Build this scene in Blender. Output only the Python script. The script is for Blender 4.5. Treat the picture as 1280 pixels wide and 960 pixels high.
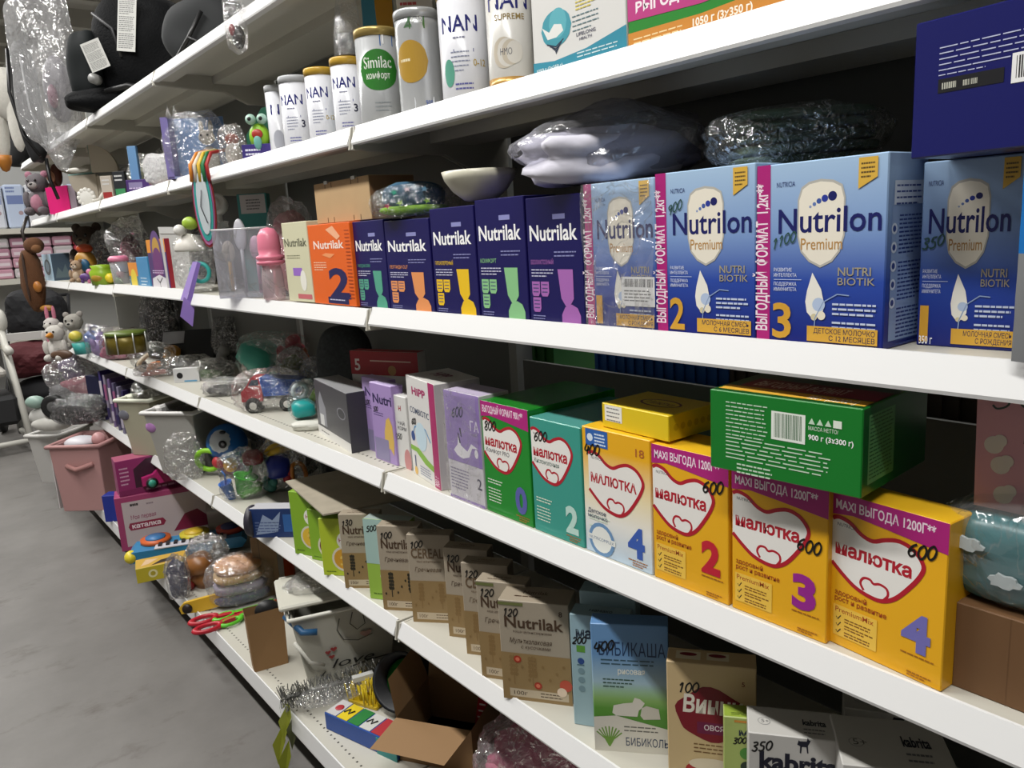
import bpy, bmesh, math, random
from mathutils import Vector, Matrix, noise
for o in list(bpy.data.objects): bpy.data.objects.remove(o)
SC = bpy.context.scene
COL = SC.collection
PI = math.pi

# ---------------------------------------------------------------- camera
F = 970.0; HC = 1.40                       # focal length in pixels of a 1280x960 frame, eye height
YAW, PIT, ROL = 0.67176, 0.19679, -0.05835
_cy, _sy, _cp, _sp, _cr, _sr = math.cos(YAW), math.sin(YAW), math.cos(PIT), math.sin(PIT), math.cos(ROL), math.sin(ROL)
_rt = Vector((_cy, -_sy, 0)); _fw0 = Vector((_sy, _cy, 0)); _up0 = Vector((0, 0, 1))
FW = _cp*_fw0 - _sp*_up0; _up1 = _cp*_up0 + _sp*_fw0
RT = _cr*_rt + _sr*_up1; UP = -_sr*_rt + _cr*_up1
cam = bpy.data.cameras.new('camera'); cam_o = bpy.data.objects.new('camera', cam); COL.objects.link(cam_o)
cam.sensor_width = 36; cam.lens = 36*F/1280; cam.clip_start = 0.02; cam.clip_end = 200
cam_o.matrix_world = Matrix(((RT.x, UP.x, -FW.x, 0), (RT.y, UP.y, -FW.y, 0), (RT.z, UP.z, -FW.z, HC), (0, 0, 0, 1)))
SC.camera = cam_o
# ---------------------------------------------------------------- world, lamps, exposure
W = bpy.data.worlds.new('store_ambient'); SC.world = W; W.use_nodes = True
W.node_tree.nodes['Background'].inputs[0].default_value = (0.93, 0.97, 1, 1)
W.node_tree.nodes['Background'].inputs[1].default_value = 0.05
SC.view_settings.view_transform = 'Standard'; SC.view_settings.look = 'None'
SC.view_settings.exposure = 0.32; SC.view_settings.gamma = 1; SC.view_settings.use_curve_mapping = False
LAMPS = [(-0.35, 0.1), (-0.35, 2.0), (-0.35, 3.9), (-0.35, 5.8), (-0.35, 7.9), (2.6, 1.0), (2.6, 4.0), (2.6, 7.0), (-0.4, 10.4), (1.6, 10.4)]  # last two are added to brighten the far wall
LAMP_Z = 3.5
for i, (lx, ly) in enumerate(LAMPS):
    l = bpy.data.lights.new('tube_light', 'AREA'); l.shape = 'RECTANGLE'; l.size = 0.16; l.size_y = 1.45
    l.energy = 46 if lx > -1 and lx < 0 else 30; l.color = (1, 0.985, 0.95)
    lo = bpy.data.objects.new('tube_light', l); COL.objects.link(lo); lo.location = (lx, ly, LAMP_Z - 0.06)

# ---------------------------------------------------------------- pixel -> place
def y_at(u, X, Z):
    k = (u-640)/F; z = Z-HC
    a = k*FW.y - RT.y
    b = k*(FW.x*X + FW.z*z) - (RT.x*X + RT.z*z)
    return -b/a
def x_at(u, Y, Z):
    k = (u-640)/F; z = Z-HC
    return -(k*(FW.y*Y + FW.z*z) - (RT.y*Y + RT.z*z))/(k*FW.x - RT.x)
def z_at(v, X, Y):
    k = (480-v)/F
    return HC - (k*(FW.x*X + FW.y*Y) - (UP.x*X + UP.y*Y))/(k*FW.z - UP.z)
def on_z(u, v, Z):
    d = FW + RT*((u-640)/F) - UP*((v-480)/F)
    return Vector((d.x, d.y, 0))*((Z-HC)/d.z) + Vector((0, 0, Z))
def mpp(p): return (Vector(p) - Vector((0, 0, HC))).dot(FW)/F
RC = -YAW                                    # heading of image-right

# ---------------------------------------------------------------- materials
def lin(h):
    h = h.lstrip('#'); c = [int(h[i:i+2], 16)/255 for i in (0, 2, 4)]
    return tuple(x/12.92 if x <= .04045 else ((x+.055)/1.055)**2.4 for x in c)
MATS = {}
def mat(col, rough=.45, metal=0., bump=0., bscale=60., var=0., vscale=8., coat=0., trans=0.):
    key = (col, rough, metal, bump, bscale, var, vscale, coat, trans)
    if key in MATS: return MATS[key]
    m = bpy.data.materials.new('paint_'+col.lstrip('#')); m.use_nodes = True; nt = m.node_tree
    b = nt.nodes['Principled BSDF']; c = lin(col)
    b.inputs['Base Color'].default_value = (*c, 1); b.inputs['Roughness'].default_value = rough
    b.inputs['Metallic'].default_value = metal; b.inputs['Coat Weight'].default_value = coat
    b.inputs['Transmission Weight'].default_value = trans
    if var or bump:
        tc = nt.nodes.new('ShaderNodeTexCoord')
    if var:
        n = nt.nodes.new('ShaderNodeTexNoise'); n.inputs['Scale'].default_value = vscale; n.inputs['Detail'].default_value = 5
        mx = nt.nodes.new('ShaderNodeMix'); mx.data_type = 'RGBA'
        mx.inputs[6].default_value = (*[x*(1-var) for x in c], 1); mx.inputs[7].default_value = (*[min(1, x*(1+var)) for x in c], 1)
        nt.links.new(tc.outputs['Object'], n.inputs['Vector']); nt.links.new(n.outputs['Fac'], mx.inputs[0]); nt.links.new(mx.outputs[2], b.inputs['Base Color'])
    if bump:
        n = nt.nodes.new('ShaderNodeTexNoise'); n.inputs['Scale'].default_value = bscale; n.inputs['Detail'].default_value = 3
        bp = nt.nodes.new('ShaderNodeBump'); bp.inputs['Strength'].default_value = bump; bp.inputs['Distance'].default_value = .01
        nt.links.new(tc.outputs['Object'], n.inputs['Vector']); nt.links.new(n.outputs['Fac'], bp.inputs['Height']); nt.links.new(bp.outputs[0], b.inputs['Normal'])
    MATS[key] = m; return m
def ramp_mat(name, stops, axis=2, size=.2, rough=.4):
    """carton print whose ink runs from one colour to another up the carton"""
    if name in MATS: return MATS[name]
    m = bpy.data.materials.new(name); m.use_nodes = True; nt = m.node_tree; b = nt.nodes['Principled BSDF']
    b.inputs['Roughness'].default_value = rough
    tc = nt.nodes.new('ShaderNodeTexCoord'); sp = nt.nodes.new('ShaderNodeSeparateXYZ'); mr = nt.nodes.new('ShaderNodeMapRange'); r = nt.nodes.new('ShaderNodeValToRGB')
    mr.inputs[2].default_value = size
    nt.links.new(tc.outputs['Object'], sp.inputs[0]); nt.links.new(sp.outputs[axis], mr.inputs[0]); nt.links.new(mr.outputs[0], r.inputs[0]); nt.links.new(r.outputs[0], b.inputs['Base Color'])
    e = r.color_ramp.elements
    while len(e) < len(stops): e.new(.5)
    for k, (p, c) in enumerate(stops): e[k].position = p; e[k].color = (*lin(c), 1)
    MATS[name] = m; return m
def film(tint='#FFFFFF', cloud=.1, gloss=.3, bscale=30., bump=.6, rough=.1):
    """thin clear wrapping film: mostly see-through, glossy, a little cloudy"""
    key = ('film', tint, cloud, gloss, bscale, bump, rough)
    if key in MATS: return MATS[key]
    m = bpy.data.materials.new('clear_film'); m.use_nodes = True; nt = m.node_tree; nt.nodes.clear()
    N = nt.nodes.new; out = N('ShaderNodeOutputMaterial'); tr = N('ShaderNodeBsdfTransparent'); gl = N('ShaderNodeBsdfGlossy'); df = N('ShaderNodeBsdfDiffuse')
    c = (*lin(tint), 1); gl.inputs['Roughness'].default_value = rough*1.15; df.inputs['Color'].default_value = c; gl.inputs['Color'].default_value = (1, 1, 1, 1)
    tr.inputs['Color'].default_value = c
    tc = N('ShaderNodeTexCoord'); n = N('ShaderNodeTexNoise'); n.inputs['Scale'].default_value = bscale; n.inputs['Detail'].default_value = 2; n.inputs['Distortion'].default_value = 1.5
    bp = N('ShaderNodeBump'); bp.inputs['Strength'].default_value = bump; bp.inputs['Distance'].default_value = .02
    lw = N('ShaderNodeLayerWeight'); lw.inputs[0].default_value = .3
    n2 = N('ShaderNodeTexNoise'); n2.inputs['Scale'].default_value = bscale*.55; n2.inputs['Detail'].default_value = 3; n2.inputs['Distortion'].default_value = 2.2
    sb = N('ShaderNodeMath'); sb.operation = 'SUBTRACT'; sb.inputs[1].default_value = .5
    ab = N('ShaderNodeMath'); ab.operation = 'ABSOLUTE'
    mr = N('ShaderNodeMapRange'); mr.inputs[1].default_value = .0; mr.inputs[2].default_value = .022; mr.inputs[3].default_value = gloss*.75; mr.inputs[4].default_value = 0.   # folds catch the light
    ma = N('ShaderNodeMath'); ma.operation = 'MULTIPLY_ADD'; ma.inputs[1].default_value = .25; ma.inputs[2].default_value = gloss*.14
    ad = N('ShaderNodeMath'); ad.operation = 'ADD'; ad.use_clamp = True
    m1 = N('ShaderNodeMixShader'); m2 = N('ShaderNodeMixShader'); m1.inputs[0].default_value = cloud
    L = nt.links.new
    L(tc.outputs['Object'], n.inputs['Vector']); L(n.outputs['Fac'], bp.inputs['Height']); L(bp.outputs[0], gl.inputs['Normal']); L(bp.outputs[0], lw.inputs['Normal'])
    L(tc.outputs['Object'], n2.inputs['Vector']); L(n2.outputs['Fac'], sb.inputs[0]); L(sb.outputs[0], ab.inputs[0]); L(ab.outputs[0], mr.inputs[0])
    L(lw.outputs['Fresnel'], ma.inputs[0]); L(ma.outputs[0], ad.inputs[0]); L(mr.outputs[0], ad.inputs[1])
    L(tr.outputs[0], m1.inputs[1]); L(df.outputs[0], m1.inputs[2]); L(m1.outputs[0], m2.inputs[1]); L(gl.outputs[0], m2.inputs[2]); L(ad.outputs[0], m2.inputs[0]); L(m2.outputs[0], out.inputs[0])
    MATS[key] = m; return m
FILM = film(); FILM2 = film(cloud=.28, gloss=.35); FOIL = film('#E6E6E6', .45, .7, 45, .9, .08)
M_W = mat('#E9E9E4', .35)

# ---------------------------------------------------------------- mesh builder
class MB:
    def __init__(s): s.v = []; s.f = []; s.m = []; s.sm = []; s.mats = []
    def mi(s, m):
        if isinstance(m, str): m = mat(m)
        if m not in s.mats: s.mats.append(m)
        return s.mats.index(m)
    def add(s, vs, fs, m, smooth=False, M=None):
        b = len(s.v); k = s.mi(m)
        s.v += [tuple(M @ Vector(p)) for p in vs] if M is not None else [tuple(p) for p in vs]
        for f in fs: s.f.append([b+i for i in f]); s.m.append(k); s.sm.append(smooth)
        return s
    def box(s, x0, y0, z0, x1, y1, z1, m, M=None, ms=None):
        vs = [(x0,y0,z0),(x1,y0,z0),(x1,y1,z0),(x0,y1,z0),(x0,y0,z1),(x1,y0,z1),(x1,y1,z1),(x0,y1,z1)]
        fs = [(0,1,5,4),(1,2,6,5),(2,3,7,6),(3,0,4,7),(4,5,6,7),(3,2,1,0)]      # front right back left top bottom
        if ms is None: return s.add(vs, fs, m, M=M)
        b = len(s.v); s.v += [tuple(M @ Vector(p)) for p in vs] if M is not None else vs
        for i, f in enumerate(fs): s.f.append([b+j for j in f]); s.m.append(s.mi(ms.get(i, m))); s.sm.append(False)
        return s
    def prism(s, pts, y0, y1, m, M=None):
        """outline in local x,z extruded along y"""
        n = len(pts); vs = [(x, y0, z) for x, z in pts] + [(x, y1, z) for x, z in pts]
        fs = [list(range(n)), list(range(2*n-1, n-1, -1))] + [(i, i+n, (i+1) % n+n, (i+1) % n) for i in range(n)]
        return s.add(vs, fs, m, M=M)
    def slab(s, pts, z0, z1, m, M=None):
        n = len(pts); vs = [(x, y, z0) for x, y in pts] + [(x, y, z1) for x, y in pts]
        fs = [list(range(n-1, -1, -1)), list(range(n, 2*n))] + [(i, (i+1) % n, (i+1) % n+n, i+n) for i in range(n)]
        return s.add(vs, fs, m, M=M)
    def lathe(s, prof, m, seg=24, M=None, smooth=True, sq=0):
        vs = []; fs = []; n = len(prof)
        for i in range(seg):
            a = 2*PI*i/seg; c, q = math.cos(a), math.sin(a)
            k = 1 if not sq else 1/(abs(c)**sq+abs(q)**sq)**(1/sq)
            for r, z in prof: vs.append((r*c*k, r*q*k, z))
        for i in range(seg):
            j = (i+1) % seg
            for t in range(n-1): fs.append((i*n+t, j*n+t, j*n+t+1, i*n+t+1))
        if prof[0][0] > 1e-6: fs.append([i*n for i in range(seg-1, -1, -1)])
        if prof[-1][0] > 1e-6: fs.append([i*n+n-1 for i in range(seg)])
        return s.add(vs, fs, m, smooth, M)
    def cyl(s, r, z0, z1, m, seg=20, M=None, r2=None): return s.lathe([(r, z0), (r if r2 is None else r2, z1)], m, seg, M)
    def ell(s, c, r, m, seg=14, ring=9, M=None, amp=0, seed=0):
        if isinstance(r, (int, float)): r = (r, r, r)
        vs = [(0, 0, -1)]; fs = []
        for i in range(1, ring):
            t = PI*i/ring
            for j in range(seg): a = 2*PI*j/seg; vs.append((math.sin(t)*math.cos(a), math.sin(t)*math.sin(a), -math.cos(t)))
        vs.append((0, 0, 1)); e = len(vs)-1
        for j in range(seg): fs.append((0, 1+(j+1) % seg, 1+j)); fs.append((e, e-seg+j, e-seg+(j+1) % seg))
        for i in range(ring-2):
            for j in range(seg): a = 1+i*seg; k = (j+1) % seg; fs.append((a+j, a+k, a+seg+k, a+seg+j))
        out = []
        for p in vs:
            k = 1+(amp*noise.noise(Vector(p)*2.2+Vector((seed, 0, seed))) if amp else 0)
            out.append((c[0]+p[0]*r[0]*k, c[1]+p[1]*r[1]*k, c[2]+p[2]*r[2]*k))
        return s.add(out, fs, m, True, M)
    def tube(s, pts, r, m, seg=8, closed=False, M=None):
        P = [Vector(p) for p in pts]; n = len(P); vs = []; fs = []
        R = r if isinstance(r, (list, tuple)) else [r]*n
        for i in range(n):
            t = (P[(i+1) % n]-P[i-1]) if closed else (P[min(i+1, n-1)]-P[max(i-1, 0)])
            t.normalize(); a = t.orthogonal() if abs(t.z) > .95 else t.cross(Vector((0, 0, 1))); a.normalize(); b = t.cross(a)
            for j in range(seg): q = 2*PI*j/seg; vs.append(P[i]+(a*math.cos(q)+b*math.sin(q))*R[i])
        for i in range(n if closed else n-1):
            for j in range(seg): k = (i+1) % n; fs.append((i*seg+j, i*seg+(j+1) % seg, k*seg+(j+1) % seg, k*seg+j))
        if not closed: fs.append(list(range(seg-1, -1, -1))); fs.append([(n-1)*seg+j for j in range(seg)])
        return s.add(vs, fs, m, True, M)
    def torus(s, R, r, m, M=None, seg=24, sec=8):
        return s.tube([(R*math.cos(2*PI*i/seg), R*math.sin(2*PI*i/seg), 0) for i in range(seg)], r, m, sec, True, M)
    def bag(s, c, r, m, seed=0, sub=4, amp=.22, sharp=.1, flat=True, M=None, sq=2.6, bottom=None):
        """a crumpled film envelope around something"""
        bm = bmesh.new(); bmesh.ops.create_icosphere(bm, subdivisions=sub, radius=1)
        rnd = random.Random(seed); off = Vector((seed*3.1, seed*1.7, seed*.9)); vs = []
        for q in bm.verts:
            p = q.co; k = 1/(abs(p.x)**sq+abs(p.y)**sq+abs(p.z)**sq)**(1/sq)
            k *= 1+amp*noise.noise(p*1.6+off)+sharp*abs(noise.noise(p*5+off))+rnd.uniform(-.5, .5)*sharp*.45
            w = (c[0]+p.x*r[0]*k, c[1]+p.y*r[1]*k, c[2]+p.z*r[2]*k)
            if bottom is not None: w = (w[0], w[1], max(w[2], bottom))
            vs.append(w)
        fs = [[q.index for q in f.verts] for f in bm.faces]; bm.free()
        return s.add(vs, fs, m, not flat, M)
    def build(s, name, parent=None, loc=None, rz=0, bevel=0, rot=None):
        me = bpy.data.meshes.new(name); me.from_pydata(s.v, [], s.f)
        for m in s.mats: me.materials.append(m)
        me.polygons.foreach_set('material_index', s.m); me.polygons.foreach_set('use_smooth', s.sm); me.update()
        if bevel:
            bm = bmesh.new(); bm.from_mesh(me); bmesh.ops.bevel(bm, geom=list(bm.edges), offset=bevel, segments=1, affect='EDGES', profile=.5, clamp_overlap=True); bm.to_mesh(me); bm.free()
        o = bpy.data.objects.new(name, me); COL.objects.link(o)
        if parent: o.parent = parent
        if loc is not None: o.location = loc
        o.rotation_euler = rot if rot else (0, 0, rz)
        return o
def T(x=0, y=0, z=0, rx=0, ry=0, rz=0, s=1):
    return Matrix.Translation((x, y, z)) @ Matrix.Rotation(rz, 4, 'Z') @ Matrix.Rotation(ry, 4, 'Y') @ Matrix.Rotation(rx, 4, 'X') @ Matrix.Diagonal((s, s, s, 1))
def tag(o, label, cat, group=None, kind=None):
    o['label'] = label; o['category'] = cat
    if group: o['group'] = group
    if kind: o['kind'] = kind
    return o
def thing(name, label, cat, loc, rz=0, group=None, rot=None):
    o = bpy.data.objects.new(name, None); COL.objects.link(o); o.location = loc; o.rotation_euler = rot if rot else (0, 0, rz); o.empty_display_size = .02
    return tag(o, label, cat, group)

# ---------------------------------------------------------------- printed lettering
TXT = {}
def txt(s, bold=0.):
    k = (s, bold)
    if k in TXT: return TXT[k]
    cu = bpy.data.curves.new('lettering', 'FONT'); cu.body = s; cu.size = 1; cu.resolution_u = 3; cu.offset = bold; cu.fill_mode = 'FRONT'; cu.dimensions = '2D'
    ob = bpy.data.objects.new('lettering', cu); me = ob.to_mesh()
    vs = [(p.co.x, p.co.y) for p in me.vertices]; fs = [list(p.vertices) for p in me.polygons]
    ob.to_mesh_clear(); bpy.data.objects.remove(ob); bpy.data.curves.remove(cu)
    if not vs: vs = [(0, 0)]; fs = []
    x0 = min(p[0] for p in vs); x1 = max(p[0] for p in vs)
    TXT[k] = ([((x-x0)/.72, y/.72) for x, y in vs], fs, (x1-x0)/.72); return TXT[k]
HW = {'0': [(.5,1),(.15,.75),(.1,.3),(.4,0),(.75,.2),(.85,.65),(.6,.95),(.4,.98)], '1': [(.2,.7),(.55,1),(.45,0)], '2': [(.1,.75),(.35,1),(.7,.85),(.6,.5),(.05,.05),(.8,.1)],
      '3': [(.1,.9),(.6,1),(.7,.75),(.3,.55),(.75,.35),(.55,.02),(.05,.1)], '4': [(.3,1),(.05,.4),(.8,.45),(.65,.8),(.6,0)], '5': [(.8,1),(.3,.95),(.2,.6),(.65,.55),(.7,.15),(.3,0),(.05,.1)],
      '6': [(.75,.95),(.3,.7),(.1,.25),(.4,0),(.75,.2),(.6,.5),(.15,.35)], '8': [(.5,.5),(.15,.8),(.5,1),(.75,.8),(.5,.5),(.15,.2),(.5,0),(.8,.2),(.5,.5)], '9': [(.75,.7),(.4,.5),(.15,.75),(.5,1),(.75,.8),(.6,0)]}
class Print:
    """flat print in face coordinates (0..1, 0..1) of a w x h face"""
    def __init__(s, w, h, e=.0003): s.w = w; s.h = h; s.parts = []; s.k = 0; s.e = e
    def part(s, nm):
        if nm == 'printed_design':
            for n, b in s.parts:
                if n == nm: return b
        s.parts.append((nm, MB())); return s.parts[-1][1]
    def _p(s, pts, fs, c, nm='printed_design'):
        s.k += 1; y = -(s.e + .00002*s.k)
        s.part(nm).add([(x*s.w, y, z*s.h) for x, z in pts], fs, mat(c, .42) if isinstance(c, str) else c); return s
    def rect(s, x0, z0, x1, z1, c): return s._p([(x0, z0), (x1, z0), (x1, z1), (x0, z1)], [(0, 1, 2, 3)], c)
    def poly(s, pts, c): return s._p(pts, [list(range(len(pts)))], c)
    def ell(s, cx, cz, rx, rz, c, n=22): return s.poly([(cx+rx*math.cos(2*PI*i/n), cz+rz*math.sin(2*PI*i/n)) for i in range(n)], c)
    def disc(s, cx, cz, rx, c, n=18): return s.ell(cx, cz, rx, rx*s.w/s.h, c, n)
    def heart(s, cx, cz, rx, rz, c, tilt=0., sc=1., n=40):
        pts = []
        for i in range(n):
            t = 2*PI*i/n; x = math.sin(t)**3*sc; z = (13*math.cos(t)-5*math.cos(2*t)-2*math.cos(3*t)-math.cos(4*t))/15*sc
            pts.append((cx+rx*(x*math.cos(tilt)-z*math.sin(tilt)), cz+rz*(x*math.sin(tilt)+z*math.cos(tilt))))
        return s._p(pts, [list(range(n))], c, 'heart_emblem')
    def stroke(s, pts, wd, c, nm='printed_design'):
        q = [Vector((x*s.w, z*s.h)) for x, z in pts]; vs = []; n = len(q)
        for i in range(n):
            t = q[min(i+1, n-1)]-q[max(i-1, 0)]; t.normalize(); a = Vector((-t.y, t.x))*wd*s.h/2
            for d in (a, -a): vs.append(((q[i].x+d.x)/s.w, (q[i].y+d.y)/s.h))
        return s._p(vs, [(2*i, 2*i+1, 2*i+3, 2*i+2) for i in range(n-1)], c, nm)
    def text(s, t, x, z, hz, c, fit=None, bold=.0, it=0., rot=0., al='l', nm=None):
        vs, fs, wd = txt(t, bold)
        sx = hz*s.h/s.w; 
        if fit: sx = fit/wd
        tw = wd*sx; ox = x-(tw if al == 'r' else tw/2 if al == 'c' else 0)
        if rot:
            cr, sr = math.cos(rot), math.sin(rot); kx = sx*s.w; kz = hz*s.h
            if fit: kx = fit*s.h/wd if abs(sr) > .7 else kx
            pts = [(x+(px*kx*cr-pz*kz*sr)/s.w, z+(px*kx*sr+pz*kz*cr)/s.h) for px, pz in vs]
        else: pts = [(ox+(px+pz*it)*sx, z+pz*hz) for px, pz in vs]
        return s._p(pts, fs, c, nm or ('lettering' if hz*s.h > .011 else 'printed_design'))
    def hand(s, t, x, z, hz, c='#141414', wd=.012, tilt=.12):
        sx = hz*s.h/s.w*.75; seed = sum(map(ord, t))+int(x*100); r = random.Random(seed)
        for i, ch in enumerate(t):
            raw = HW[ch]; pts = []
            for j in range(len(raw)-1):                                # round the pen stroke
                p0, p1, p2, p3 = raw[max(j-1, 0)], raw[j], raw[j+1], raw[min(j+2, len(raw)-1)]
                for q in (0, .25, .5, .75):
                    pts.append(tuple(.5*(2*p1[a]+(p2[a]-p0[a])*q+(2*p0[a]-5*p1[a]+4*p2[a]-p3[a])*q*q+(3*p1[a]-p0[a]-3*p2[a]+p3[a])*q**3) for a in (0, 1)))
            pts.append(raw[-1])
            dz = r.uniform(-.08, .08)
            s.stroke([(x+sx*(i*.85+px*.85+pz*.25), z+hz*(pz+dz+i*tilt)) for px, pz in pts], wd, c, 'handwritten_digit')
        return s
    def lines(s, x0, x1, z, n, dz, c, th=.012, seed=0):
        r = random.Random(seed); vs = []; fs = []
        for i in range(n):
            a = x0
            e = x1-(x1-x0)*r.random()*(.4 if i == n-1 else .12)
            while a < e:
                b = min(e, a+(x1-x0)*r.uniform(.08, .2)); k = len(vs)
                vs += [(a, z-i*dz), (b, z-i*dz), (b, z-i*dz+th), (a, z-i*dz+th)]; fs.append((k, k+1, k+2, k+3)); a = b+(x1-x0)*.025
        return s._p(vs, fs, c)
    def bars(s, x0, z0, x1, z1, n=22, seed=1, c='#202020'):
        r = random.Random(seed); vs = []; fs = []; st = (x1-x0)/n
        for i in range(n):
            a = x0+i*st; b = a+st*r.uniform(.25, .75); k = len(vs); vs += [(a, z0), (b, z0), (b, z1), (a, z1)]; fs.append((k, k+1, k+2, k+3))
        return s._p(vs, fs, c)
    def build(s, parent, face='front', d=0., M=None, cyl=None):
        w, h = s.w, s.h; pw = parent.get('_w', w)
        M = M or {'front': T(), 'right': T(x=pw, rz=PI/2), 'left': T(y=d, rz=-PI/2), 'top': T(z=parent.get('_h', 0), rx=-PI/2), 'back': T(x=w, y=d, rz=PI)}[face]
        for nm, mb in s.parts:
            if cyl: mb.v = [((cyl-y)*math.sin((x-w/2)/cyl), -(cyl-y)*math.cos((x-w/2)/cyl), z) for x, y, z in mb.v]
            else: mb.v = [tuple(M @ Vector(p)) for p in mb.v]
            o = mb.build(nm, parent)
            if nm in ('printed_design', 'lettering'): o['kind'] = 'stuff'
        return parent

def carton(name, label, cat, p1, p2, h, d, main, faces=None, group=None, bevel=.0012):
    """p1,p2: bottom front corners (viewer's left, right)"""
    p1 = Vector(p1); p2 = Vector(p2); v = p2-p1; w = Vector((v.x, v.y)).length; rz = math.atan2(v.y, v.x)
    mb = MB(); ix = dict(front=0, right=1, back=2, left=3, top=4, bottom=5)
    mb.box(0, 0, 0, w, d, h, main, ms={ix[k]: m for k, m in (faces or {}).items()})
    o = mb.build(name, None, p1, rz, bevel); o['_w'] = w; o['_h'] = h; o['_d'] = d
    return tag(o, label, cat, group), Print(w, h)
def cart_x(name, label, z, u1, X1, u2, X2, vt, d, main, cor=1, **k):
    p1 = Vector((X1, y_at(u1, X1, z), z)); p2 = Vector((X2, y_at(u2, X2, z), z)); q = p2 if cor else p1
    return carton(name, label, k.pop('cat', 'box'), p1, p2, z_at(vt, q.x, q.y)-z, d, main, **k)
def cart_z(name, label, z, a, b, vt, d, main, cor=0, wd=None, **k):
    p1 = on_z(*a, z); p2 = on_z(*b, z); q = p2 if cor else p1
    if wd: p2 = p1+(p2-p1).normalized()*wd
    return carton(name, label, k.pop('cat', 'box'), p1, p2, z_at(vt, q.x, q.y)-z, d, main, **k)

# ---------------------------------------------------------------- the setting
D = 0.784; XB = 1.168                        # rail plane of the upper shelves, back panels
ZS = [1.949, 1.615, 1.255, 0.897, 0.545, 0.155]
JY = [-1.06, 0.194, 1.444, 2.694, 3.69, 4.69, 5.56]
def floor_mat():
    m = bpy.data.materials.new('worn_grey_concrete'); m.use_nodes = True; nt = m.node_tree; b = nt.nodes['Principled BSDF']; N = nt.nodes.new; L = nt.links.new
    tc = N('ShaderNodeTexCoord'); n1 = N('ShaderNodeTexNoise'); n1.inputs['Scale'].default_value = 1.3; n1.inputs['Detail'].default_value = 8; n1.inputs['Roughness'].default_value = .65
    r1 = N('ShaderNodeValToRGB'); r1.color_ramp.elements[0].position = .3; r1.color_ramp.elements[1].position = .72
    r1.color_ramp.elements[0].color = (*lin('#5C5956'), 1); r1.color_ramp.elements[1].color = (*lin('#7A7774'), 1)
    mp = N('ShaderNodeMapping'); mp.inputs['Rotation'].default_value = (0, 0, .5); mp.inputs['Scale'].default_value = (2.2, 3.6, 1); n2 = N('ShaderNodeTexNoise'); n2.inputs['Scale'].default_value = 1.7; n2.inputs['Detail'].default_value = 6; n2.inputs['Roughness'].default_value = .7
    r2 = N('ShaderNodeValToRGB'); r2.color_ramp.elements[0].position = .58; r2.color_ramp.elements[1].position = .80; r2.color_ramp.elements[0].color = (0, 0, 0, 1)
    mx = N('ShaderNodeMix'); mx.data_type = 'RGBA'; mx.inputs[7].default_value = (*lin('#463D36'), 1)
    L(tc.outputs['Object'], n1.inputs['Vector']); L(n1.outputs['Fac'], r1.inputs[0]); L(tc.outputs['Object'], mp.inputs[0]); L(mp.outputs[0], n2.inputs['Vector']); L(n2.outputs['Fac'], r2.inputs[0])
    L(r2.outputs[0], mx.inputs[0]); L(r1.outputs[0], mx.inputs[6]); L(mx.outputs[2], b.inputs['Base Color'])
    b.inputs['Roughness'].default_value = .55
    bp = N('ShaderNodeBump'); bp.inputs['Strength'].default_value = .15; bp.inputs['Distance'].default_value = .01; L(n1.outputs['Fac'], bp.inputs['Height']); L(bp.outputs[0], b.inputs['Normal'])
    return m
def struct(o): o['kind'] = 'structure'; return o
struct(MB().box(-7, -4, -.1, 7, 13, 0, floor_mat()).build('floor'))
wl = struct(MB().box(-7, 12.2, 0, 7, 12.4, 4.2, mat('#D6D3CA', .6)).build('wall_back'))
struct(MB().box(-2.5, -4, 0, -2.4, 12.2, 3.9, mat('#7A7874', .7)).build('bounce_wall_left'))  # unseen wall standing in for the opposite shelving, added to bounce light
cl = struct(MB().box(-7, -4, 3.9, 7, 12.4, 4.0, mat('#D2CFC6', .7)).build('ceiling'))
for k in range(11):
    MB().box(-7, 1.5+k*1.0, 3.72, 7, 1.62+k*1.0, 3.9, mat('#BDBAB0', .6)).build('beam', cl)
for k in range(18):
    MB().box(-4, 12.15, .1+k*.22, 4, 12.2, .26+k*.22, mat('#D9D6CE', .6)).build('cladding_plank', wl)
for i, (lx, ly) in enumerate(LAMPS):
    t = thing('ceiling_lamp', 'white strip lamp hung under the warehouse ceiling', 'lamp', (lx, ly, LAMP_Z), group='strip lamps under the ceiling')
    MB().box(-.1, -.75, -.04, .1, .75, .03, M_W).build('housing', t)
    for s in (-1, 1): MB().tube([(0, s*.6, .03), (0, s*.6, 3.9-LAMP_Z)], .006, '#555555', 5).build('suspension_rod', t)

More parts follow.
